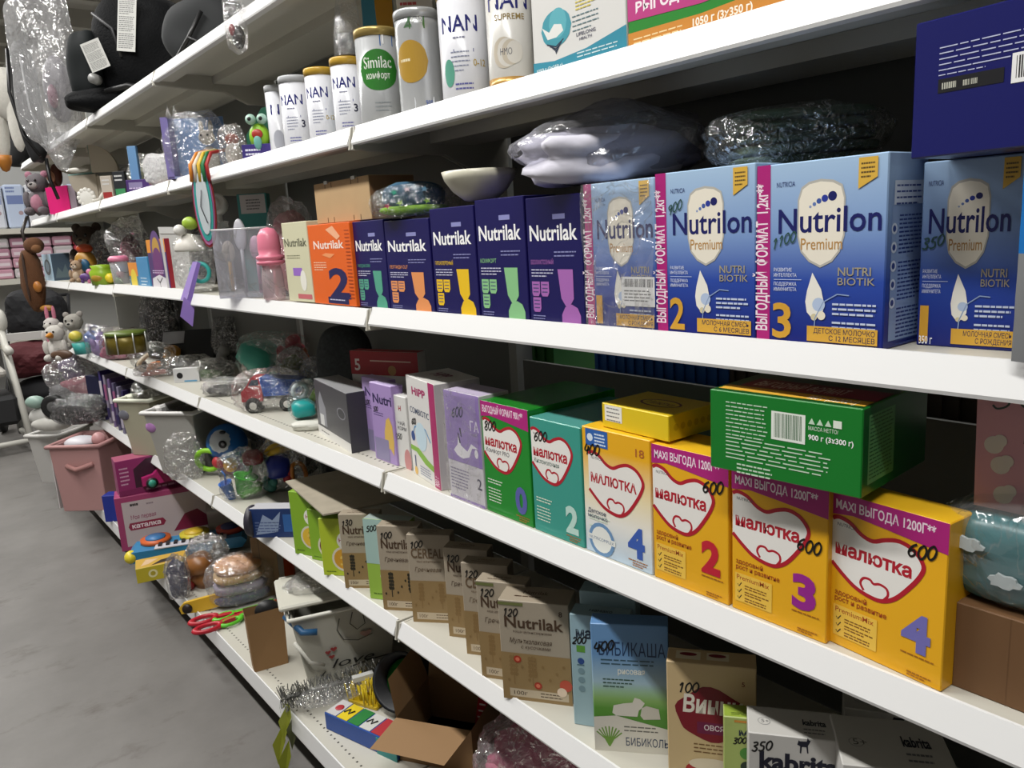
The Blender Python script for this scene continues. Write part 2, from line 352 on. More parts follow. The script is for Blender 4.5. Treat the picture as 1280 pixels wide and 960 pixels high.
# ---------------------------------------------------------------- shelving bays
M_SH = mat('#BFBCB1', .42); M_RAIL = mat('#E4E4E4', .32); M_BK = mat('#5A5B57', .5); M_UP = mat('#8E8E88', .45)
BAYS = ['running out of frame on the right', 'holding the blue and the yellow formula cartons', 'holding the wooden box and the dump truck',
        'holding the storage bins and the hanging colour board', 'holding the green toy tub and the navy boxes', 'at the far end under the hanging plush goose']
DZ = {(3, 2): .008, (2, 2): -.004}
for b in range(6):
    y0, y1 = JY[b], JY[b+1]
    t = thing('shelving_bay', 'white metal shelving bay '+BAYS[b], 'shelving', (XB, y0, 0))
    O = -Vector((XB, y0, 0))
    for k in range(6):                                             # back panels with a gap at the top of each level
        zt = (2.35 if k == 0 else ZS[k-1]-(.165 if (k, b) == (3, 1) else .006)); zb = ZS[k]
        MB().box(.002, .02, zb, .012, y1-y0-.02, zt, M_BK).build('back_panel', t)
    MB().box(0, .001, 0, .05, .03, 2.4, M_UP).build('upright_post', t)
    if b == 5: MB().box(0, y1-y0-.03, 0, .05, y1-y0, 2.4, M_UP).build('upright_post', t)
    for k, z in enumerate(ZS):
        dp = XB-D if k < 5 else .50
        xf = -dp; dz = DZ.get((b, k), 0); z = z+dz; L = y1-y0; g = .003
        mb = MB(); mb.box(xf+.006, g, z-.004, 0, L-g, z, M_SH)
        mb.box(xf+.006, g, z-.03, xf+.009, L-g, z-.004, M_SH); mb.box(xf+.009, g, z-.03, xf+.05, L-g, z-.027, M_SH)
        mb.box(xf+dp*.45, g, z-.028, xf+dp*.75, L-g, z-.004, M_SH)
        sh = mb.build('shelf', t)
        rh = .034 if k < 5 else .052; fo = .013 if k < 5 else .004
        mb = MB(); mb.prism([(xf, z+.003), (xf+.004, z+.003), (xf+.004, z-rh), (xf-fo, z-rh), (xf-fo-.001, z-rh+.004)], 0, 1, M_RAIL)
        mb.v = [(x, g+.006+yy*(L-2*g-.012), zz) for x, yy, zz in mb.v]; mb.build('price_rail', sh)
        if k < 5:
            for s in (0, 1):
                yy = .006 if s == 0 else L-.008
                mb = MB(); mb.prism([(xf-.012, z-.042), (xf-.004, z+.001), (0, z+.001), (0, z-.085), (xf+dp*.75, z-.085), (xf+dp*.55, z-.05)], yy-.002, yy+.0025, M_SH); mb.build('bracket', sh)
        else:
            MB().box(xf+.06, g, 0, xf+.075, L-g, z-.03, mat('#4A4A48', .5)).build('kick_plate', t)
            MB().box(xf+.01, g, z-.052, xf+.03, L-g, z-.03, M_SH).build('front_flange', sh)
        if (k == 5 and b in (1, 2, 3)) or (k == 3 and b == 2):
            mb = MB(); n = int(L/.02)
            for i in range(n): mb.box(xf+.035, i*.02+.01, z, xf+.040, i*.02+.0145, z+.0004, '#2E2B27')
            ho = mb.build('perforation', sh); ho['kind'] = 'stuff'
# ================================================================ cartons and cans
RB, GD, CREAM, NAVY = '#B01C77', '#DDA93A', '#EFE8D8', '#0F1560'
# ---- S2: blue formula cartons
BLUE = ramp_mat('blue_sky_print', [(0, '#101C78'), (.35, '#2A4AA6'), (.62, '#7E9CCE'), (1, '#A9C6E4')], 2, .2, .33)
def ribbon_vert(P, x1=.115):
    P.rect(0, 0, x1, 1, RB); P.text('ВЫГОДНЫЙ  ФОРМАТ  1,2кг**', x1*.8, .06, .075, '#F6E8F0', fit=.84, bold=.02, rot=PI/2)
def blue_carton(P, num, l1, l2, price, strip=True, x0=.115, extra=None):
    if strip: ribbon_vert(P, x0)
    else: x0 = 0
    X = lambda t: x0+(1-x0)*t
    P.text('NUTRICIA', X(.06), .872, .028, '#26356F', fit=.15)
    sh = [(.27, .60), (.27, .79), (.3, .85), (.36, .875), (.46, .885), (.56, .875), (.63, .85), (.655, .79), (.655, .60), (.62, .52), (.56, .47), (.465, .44), (.37, .47), (.3, .52)]
    P._p([(X(.463+(a-.463)*1.07), .66+(b-.66)*1.06) for a, b in sh], [list(range(14))], '#B9B6AE', 'shield_emblem'); P._p([(X(a), b) for a, b in sh], [list(range(14))], CREAM, 'shield_emblem')
    for i, (a, b, r, c) in enumerate(((.37, .755, .010, '#8C9CC4'), (.405, .768, .014, '#5E78B4'), (.445, .783, .019, '#3B57A2'), (.495, .795, .025, '#26389A'), (.56, .805, .033, NAVY))): P.disc(X(a), b, r, c)
    P.text('Nutrilon', X(.08), .62, .135, NAVY, fit=.78, bold=.012, nm='brand_lettering'); P.text('Premium', X(.29), .525, .065, '#B98A4C', fit=.32, bold=.005)
    for z, t in ((.405, 'РАЗВИТИЕ'), (.375, 'ИНТЕЛЛЕКТА'), (.325, 'ПОДДЕРЖКА'), (.295, 'ИММУНИТЕТА')): P.text(t, X(.04), z, .02, '#E6ECF8', fit=.19 if len(t) > 8 else .15)
    P.rect(X(.04), .358, X(.3), .361, '#C9D5EE')
    P.text('NUTRI', X(.62), .385, .045, '#A39A82', fit=.24, bold=.012); P.text('BIOTIK', X(.62), .335, .04, '#A39A82', fit=.27, bold=.004)
    dr = [(.40, .40), (.355, .30), (.34, .24), (.355, .18), (.40, .15), (.46, .155), (.5, .19), (.505, .24), (.48, .31)]
    P._p([(X(a), b) for a, b in dr], [list(range(9))], '#F1EEE4', 'drop_emblem'); P.disc(X(.46), .225, .05, '#B7C8E4'); P.disc(X(.485), .165, .032, '#EFE7D2'); P.disc(X(.42), .155, .025, '#D8CDA8')
    P.stroke([(X(.42), .05), (X(.43), .15), (X(.5), .24), (X(.62), .285), (X(.72), .28)], .006, '#8FA4C8')
    P.lines(X(.58), X(.95), .225, 3, .026, '#C7D2EA', .011, num); P.lines(X(.58), X(.95), .125, 4, .026, '#C7D2EA', .011, num+5)
    P.poly([(X(.77), .985), (X(.92), .985), (X(.92), .885), (X(.77), .83)], '#DDB145'); P.lines(X(.79), X(.9), .95, 4, .022, '#5B4720', .009, 3)
    P.text(str(num), X(.03), .03, .2, '#D9A336', fit=.16 if num > 1 else .09, bold=.02, nm='stage_number')
    P.rect(X(.36), .02, X(.96), .105, '#DDAA3E'); P.text(l1, X(.94), .067, .028, '#26204A', fit=.46, bold=.008, al='r'); P.text(l2, X(.94), .03, .028, '#26204A', fit=.34, bold=.008, al='r')
    if price: P.hand(price, X(.0)+.015, .53 if price != '900' else .745, .06, '#2B5048', .008, .22)
    if extra: P.text(extra, X(.03), -.0+.012, .045, '#FFFFFF', fit=.14, bold=.01)
SX = D+.012; z2 = ZS[2]
N0, P = cart_x('formula_carton', 'blue carton in crinkled clear wrap with a white barcode sticker, beside navy cartons', z2, 736, SX, 822, SX, 221, .085, BLUE, faces=dict(top='#9DB7DA'))
blue_carton(P, 1, 'МОЛОЧНАЯ СМЕСЬ', 'С РОЖДЕНИЯ', None); P.rect(.52, .16, .98, .36, '#EDEDED'); P.bars(.56, .29, .96, .345, 26); P.lines(.56, .94, .26, 4, .022, '#777777', .008); P.build(N0)
w, h, d = N0['_w'], N0['_h'], N0['_d']
mb = MB(); r = random.Random(4); n = 9; vs = []
for i in range(n+1):
    for j in range(n+1): vs.append((w*i/n, -.004-r.uniform(0, .006), h*j/n))
mb.add(vs, [(i*(n+1)+j, (i+1)*(n+1)+j, (i+1)*(n+1)+j+1, i*(n+1)+j+1) for i in range(n) for j in range(n)], film(cloud=.07, gloss=.5, bscale=22, bump=.8)); mb.build('shrink_wrap', N0)
N2, P = cart_x('formula_carton', 'blue carton with gold number 2, between the wrapped one and number 3', z2, 823, SX, 944, SX, 203, .085, BLUE, faces=dict(top='#9DB7DA', left=RB))
blue_carton(P, 2, 'МОЛОЧНАЯ СМЕСЬ', 'С 6 МЕСЯЦЕВ', '900'); P.build(N2)
N3, P = cart_x('formula_carton', 'blue carton with gold number 3 and magenta strip, largest and showing its lined side', z2, 946, SX, 1103, SX-.004, 189, .082, BLUE, faces=dict(top='#9DB7DA', left=RB))
blue_carton(P, 3, 'ДЕТСКОЕ МОЛОЧКО', 'С 12 МЕСЯЦЕВ', '1100'); P.build(N3)
Q = Print(N3['_d'], N3['_h']); Q.rect(.12, .04, .95, .82, '#8FA9D4')
for k in range(3): Q.lines(.3, .92, .68-k*.24, 10, .021, '#31488F', .009, k)
for k in range(5): Q.disc(.18, .62-k*.095, .07, '#D7E2F2'); Q.disc(.18, .62-k*.095, .04, '#31488F')
Q.rect(.15, .74, .9, .86, '#DCE6F4'); Q.lines(.2, .85, .83, 4, .03, '#31488F', .009, 9); Q.build(N3, 'right')
p = on_z(1145, 431, z2); q = on_z(1272, 440, z2)
N1, P = carton('formula_carton', 'blue carton with gold number 1 and 350 г, under the navy box', 'box', p, q, z_at(203, p.x, p.y)-z2, .075, BLUE, faces=dict(top='#9DB7DA'))
blue_carton(P, 1, 'МОЛОЧНАЯ СМЕСЬ', 'С РОЖДЕНИЯ', '350', strip=False, extra='350 г'); P.build(N1)
zt = z2+N1['_h']+.001
NB, P = carton('carton_on_side', 'plain navy carton lying on the blue carton at the right edge', 'box', (.78, y_at(1138, .78, zt), zt), (.765, y_at(1310, .765, zt), zt), z_at(30, .78, y_at(1138, .78, zt))-zt, .18, mat('#10145E', .3))
P.lines(.2, .9, .78, 5, .04, '#B9BEDC', .008, 2); P.lines(.2, .7, .62, 2, .035, '#B9BEDC', .007, 4); P.rect(.2, .46, .68, .56, '#0B0B12'); P.bars(.23, .485, .35, .53, 7, 5, '#B9B9AC'); P.bars(.39, .485, .5, .525, 9, 6, '#B9B9AC')
P.rect(.73, .44, 1, .64, '#ECECEC'); P.bars(.76, .47, .99, .62, 14); P.build(NB)
pu = thing('formula_pouch', 'blue and silver pouch standing in front of the carton numbered 1, cut by the frame', 'pouch', (.772, y_at(1262, .772, z2)-.066, z2+.004), -PI/2)
mb = MB(); vs = []; fs = []; n = 10; hh = .19; r = random.Random(7)
for i in range(n+1):
    for j in range(n+1):
        x = (i/n-.5)*.13; zz = hh*j/n; y = -.022*math.sin(PI*i/n)*math.sin(PI*min(1, j/n*.85+.15))+r.uniform(-.001, .001); vs.append((x, y, zz))
b = len(vs); vs += [(x, -y+.004, zz) for x, y, zz in vs]
fs = [(i*(n+1)+j, (i+1)*(n+1)+j, (i+1)*(n+1)+j+1, i*(n+1)+j+1) for i in range(n) for j in range(n)]; fb = [tuple(b+k for k in reversed(f)) for f in fs]
mb.add(vs, [f for f in fs if vs[f[0]][2] >= .085], mat('#1E78C8', .25, .3), True); mb.add(vs, [f for f in fs if vs[f[0]][2] < .085]+fb, mat('#8D8F92', .3, .4), True); mb.build('pouch_body', pu)
MB().box(-.066, -.004, hh, .066, .008, hh+.012, mat('#1668B8', .3)).build('crimped_seal', pu)

# ---- S2: navy and orange cartons
def navy_carton(P, acc, sub, dy=0.):
    P.text('Nutrilak', .06, .66, .125, '#FFFFFF', fit=.86, bold=.02, nm='brand_lettering'); P.rect(.5, .82, .72, .86, '#8E90C8'); P.text(sub, .06, .47, .035, acc, fit=.42 if len(sub) > 8 else .34, bold=.006)
    P.lines(.06, .5, .42, 3, .025, '#C9C9E2', .009, len(sub)); P.lines(.5, .9, .56, 2, .03, '#8A8CC0', .010, 3)
    P._p([(.55, .43), (.82, .43), (.82, .2), (.71, .11), (.6, .2)], [(0, 1, 2, 3, 4)], acc, 'stripe_emblem')
    P._p([(.6, 0), (.93, 0), (.93, .07), (.88, .13), (.78, .155), (.66, .13), (.6, .07)], [list(range(7))], acc, 'stripe_emblem')
    for x, z in ((.06, .23), (.23, .23), (.07, .1)): P._p([(x, z), (x+.02, z-.02), (x+.12, z-.02), (x+.15, z+.01), (x+.15, z+.1), (x, z+.1)], [list(range(6))], acc, 'badge'); P.lines(x+.02, x+.13, z+.07, 3, .03, '#3E4070', .01, 3)
    P.lines(.06, .3, .045, 2, .022, '#8A8CC0', .008, 8)
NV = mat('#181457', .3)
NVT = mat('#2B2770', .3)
for (u1, u2, vt, acc, sub, wd) in ((450, 488, 274, '#55A68C', 'ЭНЕРДЖИ БЛИЖ', 'teal'), (489, 544, 272, '#E9975C', 'ПЕПТИДИ СЦТ', 'orange'), (546, 600, 256, '#F0C41E', 'ГИПОАЛЛЕРГЕННЫЙ', 'yellow'), (602, 662, 244, '#8CC68C', 'КОМФОРТ', 'light green'), (664, 732, 241, '#A968B4', 'БЕЗЛАКТОЗНЫЙ', 'violet')):
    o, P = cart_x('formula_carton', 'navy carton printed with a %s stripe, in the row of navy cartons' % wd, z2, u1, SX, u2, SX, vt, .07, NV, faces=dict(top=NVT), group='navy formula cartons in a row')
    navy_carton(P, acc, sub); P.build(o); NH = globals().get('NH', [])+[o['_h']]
o, P = cart_x('formula_carton', 'torn bright orange carton with a navy number 2', z2, 394, SX-.004, 446, SX-.008, 277, .075, mat('#E9661C', .35), faces=dict(top='#C9541A'))
P.text('Nutrilak', .12, .7, .1, '#FBE6DA', fit=.72, bold=.02, nm='brand_lettering'); P.text('2', .42, .1, .36, '#1C1A55', fit=.48, bold=.03, nm='stage_number'); P.lines(.08, .4, .52, 4, .03, '#F7C9A8', .012, 3); P.rect(.36, .02, .84, .1, '#1C1A55'); P.lines(.4, .8, .06, 1, .03, '#C9C9E2', .014, 3)
P.poly([(.45, .93), (.7, .8), (.78, .84), (.62, .97)], '#F6B58C'); P.poly([(.3, .62), (.5, .58), (.62, .63), (.4, .645)], '#F29A62'); P.bars(.87, .05, .87, .05, 2)
for k in range(20): P.rect(.88, .9-k*.042, .98, .912-k*.042, '#B9480E')
P.build(o); OH = o['_h']
o, P = cart_x('formula_carton', 'pale cream-green carton with a violet square, left of the orange carton', z2, 362, SX, 393, SX, 276, .06, mat('#D5D2B2', .4))
P.text('Nutrilak', .06, .7, .1, '#5A5C48', fit=.88, bold=.015, nm='brand_lettering'); P.rect(.3, .33, .66, .43, '#9A6CC8'); P.lines(.1, .7, .58, 2, .03, '#8A8A70', .01, 2); P.rect(.4, .04, .95, .1, '#C86A70'); P.ell(.68, .27, .12, .13, '#EDEBE0'); P.build(o)

# ---- S3: heart cartons
z3 = ZS[3]
def _hf(X, Y):
    x = (X-300)/570; t = 62*x; b = 745+210*x; return (max(x, .012), (b-Y)/(b-t))
def _cr(q, n=4, closed=False):
    out = []
    for j in range(len(q)-1):
        p0, p1, p2, p3 = q[max(j-1, 0)], q[j], q[j+1], q[min(j+2, len(q)-1)]
        for k in range(n): u = k/n; out.append(tuple(.5*(2*p1[a]+(p2[a]-p0[a])*u+(2*p0[a]-5*p1[a]+4*p2[a]-p3[a])*u*u+(3*p1[a]-p0[a]-3*p2[a]+p3[a])*u**3) for a in (0, 1)))
    return out+[q[-1]]
HEART = _cr([_hf(*p) for p in ((300, 125), (340, 118), (400, 140), (460, 190), (520, 215), (580, 200), (650, 195), (720, 230), (765, 300), (750, 360), (700, 430), (640, 490), (580, 512), (520, 500), (440, 460), (370, 400), (300, 335))])
HEART2 = _cr([_hf(*p) for p in ((482, 468), (464, 432), (480, 406), (512, 410), (532, 430), (562, 428), (597, 447), (605, 480), (585, 506))])
def heart_carton(P, num, ncol, price, word2=None, top=None, topc='#B0207A', red='#B3182C', cap=False, panel=None, hx=.42, hz=.62, px=.62, pz=.76):
    if top: P.poly([(0, .86), (0, 1), (1, 1), (1, .82), (.5, .86), (.2, .88)], topc); P.text(top, .04, .905, .058, '#F6E4EE', fit=.86, bold=.02)
    ox = hx-.42; oz = hz-.62
    O = [(p[0]+ox, p[1]+oz) for p in HEART]; I = [(p[0]+ox, p[1]+oz) for p in HEART2]
    P._p(O, [list(range(len(O)))], '#EFECE7', 'heart_emblem'); P.stroke(O, .026, red, 'heart_outline'); P.stroke(I, .016, red, 'small_heart_outline')
    P.text('NUTRICIA', .06+ox, .795+oz, .022, '#3A3A44', fit=.18)
    P.text('МАЛЮТКА' if cap else 'малютка', .045+ox, .615+oz, .085 if not cap else .07, red, fit=.68, bold=.035, nm='brand_lettering')
    if word2: P.text(word2, .06+ox, .555+oz, .04, '#2A5A50' if ncol == '#BFE0D6' else '#3A3A44', fit=.5, bold=.006)
    if panel:
        P.text('здоровый', .05, .345, .033, '#A8471A', fit=.3, bold=.01); P.text('рост и развитие', .05, .305, .033, '#A8471A', fit=.48, bold=.01)
        P.rect(.04, .07, .45, .275, panel); P.text('PremiumMix', .06, .23, .035, '#A8471A', fit=.36, bold=.008)
        for k in range(3): P.stroke([(.07, .195-k*.045), (.085, .18-k*.045), (.115, .21-k*.045)], .007, '#3A2A18'); P.lines(.15, .42, .19-k*.045, 2, .018, '#8A5A1C', .009, k)
    else: P.lines(.07, .4, .3, 2, .026, '#DDEBD8', .01, 3); P.lines(.07, .36, .22, 5, .028, '#DDEBD8', .009, 5)
    if num != '': P.text(num, .66, .19 if panel else .1, .22, ncol, fit=.24, bold=.045, nm='stage_number'); P.lines(.66, .95, .15 if panel else .06, 1, .02, '#A8671A', .008, 1)
    P.lines(.72, .94, .04, 2, .018, '#A8671A', .008, 6)
    if price: P.hand(price, px, pz, .085, '#15120F', .013, .04)
SX3 = D+.013; YL = mat('#EDB01B', .36); YT = mat('#E6B422', .4)
g1, P = cart_x('formula_carton', 'green carton with white heart and a purple 0, in glossy wrap', z3, 609, SX3, 667, SX3, 513, .21, mat('#1E8A2C', .25), faces=dict(top=mat('#1B7A22', .25)))
heart_carton(P, '0', '#5A5FA8', '800', 'Комфорт PRO', 'ВЫГОДНЫЙ ФОРМАТ 900 г**', hx=.44, px=.06, pz=.74); P.build(g1)
g2, P = cart_x('formula_carton', 'teal carton with white heart and a pale number 2', z3, 669, SX3, 731, SX3, 535, .19, mat('#3C9A8C', .25), faces=dict(top=mat('#4E968E', .25)))
heart_carton(P, '2', '#BFE0D6', '600', 'Кисломолочная', hx=.43, hz=.68, px=.08, pz=.8); P.build(g2)
g3, P = cart_x('formula_carton', 'white and yellow carton with red heart and a blue number 4, marked 400', z3, 733, SX3, 816, SX3, 551, .08, ramp_mat('yellow_white_print', [(0, '#BFD4E6'), (.35, '#EFEDE6'), (.62, '#F2E2B8'), (1, '#EDB01B')], 2, .17), faces=dict(top=YT))
P.rect(.06, .86, .4, .99, '#2C62B0'); P.lines(.2, .37, .95, 4, .025, '#DCE8F6', .012, 2); P.disc(.13, .925, .045, '#DCE8F6'); P.text('18', .8, .86, .06, '#B3622A', fit=.12, bold=.01)
heart_carton(P, '4', '#3A5EB4', '400', None, cap=True, hx=.5, hz=.585, px=.03, pz=.78); P.text('Детское', .06, .33, .033, '#3A4A66', fit=.28, bold=.008); P.text('молочко', .06, .29, .033, '#3A4A66', fit=.3, bold=.008)
P.disc(.26, .13, .2, '#6E96C0'); P.disc(.26, .13, .155, '#EDEFEA'); P.rect(.05, .11, .47, .155, '#EDEFEA'); P.text('NUTRICOMPLEX', .07, .118, .025, '#3E5E8A', fit=.38); P.build(g3)
g4, P = cart_x('formula_carton', 'yellow carton with white heart and a red number 2, marked 600', z3, 818, SX3, 911, SX3, 576, .08, YL, faces=dict(top=YT))
heart_carton(P, '2', '#C41E34', '600', None, 'MAXI ВЫГОДА 1200Г**', panel='#F2C64E', pz=.75, px=.68); P.build(g4)
g5, P = cart_x('formula_carton', 'yellow carton with white heart and a magenta number 3, marked 600', z3, 915, SX3, 1032, SX3, 614, .08, YL, faces=dict(top=YT))
heart_carton(P, '3', '#9A2490', '600', None, 'MAXI ВЫГОДА 1200Г**', panel='#F2C64E', px=.7, pz=.57); P.build(g5)
g6, P = cart_x('formula_carton', 'yellow carton with white heart and a lavender number 4, beside the cardboard box', z3, 1036, SX3+.010, 1176, SX3-.004, 655, .05, YL, faces=dict(top=YT))
heart_carton(P, '4', '#7470B8', '600', None, 'MAXI ВЫГОДА 1200Г**', panel='#F2C64E', px=.68, pz=.75); P.build(g6)
zt = z3+max(g4['_h'], g5['_h'], g6['_h'])+.002
gb, P = cart_z('carton_on_side', 'large green carton lying on top of the yellow heart cartons', zt, (888, 583), (1076, 624), 486, .17, mat('#157A2A', .3), faces=dict(top=mat('#0F4A1C', .3), right=mat('#14602A', .3)))  # shade on the top face is put into its darker green
P.lines(.12, .42, .86, 9, .05, '#C9E2C9', .014, 4); P.rect(.44, .5, .66, .84, '#EDF2EA'); P.bars(.46, .53, .64, .82, 24, 3, '#1E5A2A'); P.text('МАССА НЕТТО/', .68, .68, .045, '#E6F0E2', fit=.18); P.text('900 г (3х300 г)', .68, .57, .06, '#FFFFFF', fit=.27, bold=.02); P.lines(.12, .82, .42, 6, .05, '#C9E2C9', .015, 5); P.lines(.2, .45, .1, 3, .05, '#C9E2C9', .02, 9)
for k in range(3): P.poly([(.68+k*.05, .75), (.72+k*.05, .75), (.70+k*.05, .82)], '#C9E2C9')
P.rect(.83, .745, .88, .83, '#E6F0E2'); P.build(gb)
Q = Print(gb['_w'], gb['_d']); Q.rect(.03, .06, .98, .2, '#D9A83C'); Q.rect(.1, .22, .98, .5, '#8E2450'); Q.text('ВЫГОДНЫЙ ФОРМАТ', .16, .28, .15, '#E9D6DE', fit=.6, bold=.02); Q.text('900 г (3х300 г)', .62, .08, .09, '#FFF4E0', fit=.3, bold=.02); Q.build(gb, 'top')
Q = Print(gb['_d'], gb['_h']); Q.rect(.08, .12, .46, .9, '#5E9A62'); Q.lines(.1, .44, .86, 17, .043, '#1E5A2A', .016, 2); Q.build(gb, 'right')
yb, P = cart_z('small_carton', 'small flat yellow carton with white sticker, lying on the heart cartons', z3+max(g3['_h'], g4['_h'])+.001, (753, 533), (836, 553), 503, .1, mat('#E2C41E', .4), faces=dict(top='#D8B81C', right='#CFAE18'))
P.rect(.05, .3, .32, .95, '#EFEDE6'); P.lines(.08, .3, .8, 4, .16, '#777777', .05, 2); P.build(yb)
Q = Print(yb['_w'], yb['_d']); Q.ell(.55, .5, .28, .2, '#7A3A20'); Q.ell(.55, .5, .25, .16, '#E2C41E'); Q.text('Малютка', .36, .42, .16, '#7A3A20', fit=.38, bold=.01); Q.build(yb, 'top')
Q = Print(yb['_d'], yb['_h'])
for k in range(6): Q.disc(.15+.14*k, .5, .05, '#B4940F')
Q.build(yb, 'right')
cb, P = cart_x('cardboard_box', 'plain brown cardboard box at the right edge, under the teal pack', z3, 1189, D+.03, 1330, D+.03, 752, .14, mat('#6E4E30', .7, var=.08), cor=0)
P.rect(.5, 0, .503, 1, '#5C4026'); P.build(cb)
# left part of S3
hp, P = cart_x('formula_carton', 'tall white carton with a red-violet edge stripe and blue arc', z3, 517, SX3+.03, 552, SX3+.002, 481, .1, mat('#DDDBD8', .35), faces=dict(top='#C9C6C2', right='#B9B4B6'), cor=1)
P.rect(.8, 0, 1, 1, '#A81E62'); P.text('900 г', .95, .02, .1, '#F0DCE6', fit=.1, rot=PI/2); P.text('HiPP', .2, .83, .075, '#A81E62', fit=.48, bold=.03, nm='brand_lettering'); P.text('COMBIOTIC', .08, .64, .06, '#3A4A6A', fit=.68, bold=.005)
P.stroke([(.1, .4), (.2, .5), (.4, .545), (.6, .52), (.75, .42)], .018, '#5E9AC8'); P.disc(.42, .43, .2, '#C6DCE8'); P.disc(.12, .4, .07, '#2A4A8A'); P.poly([(0, .3), (.3, .3), (.6, .23), (.8, .2), (.8, .14), (.5, .17), (.2, .25), (0, .25)], '#86B83A'); P.text('1', .12, .08, .13, '#24306A', bold=.02, nm='stage_number'); P.disc(.14, .05, .06, '#E0B45A'); P.lines(.3, .7, .12, 4, .025, '#7A86A6', .009, 2); P.hand('600', .1, .52, .06, wd=.011); P.build(hp)
Q = Print(hp['_w'], hp['_d']); Q.text('HiPP', .25, .4, .3, '#7A2A50', fit=.4, bold=.02); Q.build(hp, 'top')
tea, P = cart_x('tea_carton', 'slim white tea carton marked 250, left of the white arc carton', z3, 497, SX3+.035, 514, SX3+.035, 497, .04, mat('#DAD9D6', .35))
P.text('H', .45, .8, .07, '#A81E3A', bold=.02); P.text('ЧАЙ', .3, .6, .05, '#3A3A44', fit=.5); P.text('КОРМ', .3, .53, .05, '#3A3A44', fit=.6); P.hand('250', .08, .38, .08, wd=.012); P.ell(.85, .12, .25, .16, '#C88A8A'); P.build(tea)
la, P = cart_x('formula_carton', 'lilac and white carton with a white stork, in crinkled wrap', z3, 564, SX3, 607, SX3, 496, .07, mat('#DCD8DE', .35), faces=dict(top='#B9AEC6'))
P.rect(0, .36, 1, 1, '#9A82C0'); P.text('ГА', .72, .68, .09, '#EFE8F6', fit=.24, bold=.01); P.text('2', .82, .16, .1, '#4A4660', bold=.01, nm='stage_number'); P.lines(.06, .6, .28, 7, .03, '#8A82A0', .01, 3); P.hand('600', .2, .76, .09, '#232050', .014)
P._p([(.2, .46), (.32, .52), (.36, .6), (.42, .52), (.6, .48), (.72, .56), (.9, .53), (.74, .52), (.64, .43), (.45, .4), (.3, .42)], [list(range(11))], '#F4F2F6', 'stork_emblem'); P.stroke([(.4, .54), (.36, .63), (.45, .6), (.42, .68)], .02, '#2A2440'); P.ell(.85, .48, .05, .04, '#F4F2F6'); P.rect(0, 0, 1, .025, '#9A82C0'); P.build(la)
mb = MB(); w, h = la['_w'], la['_h']; r = random.Random(3); n = 7
mb.add([(w*i/n, -.004-r.uniform(0, .005), h*j/n*1.03) for i in range(n+1) for j in range(n+1)], [(i*(n+1)+j, (i+1)*(n+1)+j, (i+1)*(n+1)+j+1, i*(n+1)+j+1) for i in range(n) for j in range(n)], film(cloud=.05, gloss=.5, bscale=22, bump=.8)); mb.build('shrink_wrap', la)
for (a, b, vt, inset, lab) in ((470, 497, 477, .03, 'violet carton with a golden printed figure, in front of its twin'), (460, 489, 470, .055, 'violet carton half hidden behind its twin, marked 500')):
    o, P = cart_x('formula_carton', lab, z3, a, SX3+inset, b, SX3+inset, vt, .03, mat('#A68CC4', .35), cor=0, faces=dict(top='#BFAED6'))
    P.text('Nutri', .12, .75, .12, '#2A2050', fit=.85, bold=.02, nm='brand_lettering'); P.lines(.1, .6, .62, 2, .03, '#5A4A80', .01); P._p([(.5, .1), (.55, .4), (.66, .56), (.8, .6), (.92, .5), (.95, .3), (.9, .12), (.75, .2), (.6, .16)], [list(range(9))], '#D9B45A', 'printed_design'); P.rect(.06, .02, .7, .3, '#8A82A6'); P.hand('500', .1, .63, .06, wd=.01); P.build(o)
al, P = cart_x('flat_box', 'red and white flat box with a number 5, behind the violet cartons', z3, 447, SX3+.12, 530, SX3+.2, 441, .035, mat('#D9D6D2', .4), cor=1, faces=dict(top='#A82028'))
P.rect(0, .72, 1, 1, '#A81C26'); P.rect(.0, .0, .14, .2, '#A81C26'); P.text('5', .06, .77, .14, '#F2E4E0', bold=.02); P.rect(.3, .88, .9, .895, '#E9C9B8'); P.disc(.62, .78, .06, '#B98A52'); P.lines(.16, .4, .1, 4, .03, '#8A6A6A', .01); P.build(al)
pb, P = cart_x('player_box', 'black printed box on a white base, in front of the red flat box', z3, 399, SX3+.05, 440, SX3+.01, 492, .07, mat('#3A3A40', .35), faces=dict(top='#8E8E90'), cor=1)
P.rect(0, 0, 1, .16, '#DAD8D4'); P.lines(.1, .5, .07, 1, .03, '#4A4A4A', .02); P.poly([(.1, .2), (.1, .65), (.18, .82), (.26, .65), (.32, .55), (.32, .2)], '#8A8A92'); P.rect(.12, .2, .24, .4, '#D0D0D0'); P.ell(.8, .6, .12, .1, '#8A8A92'); P.ell(.8, .6, .1, .08, '#303036'); P.build(pb)

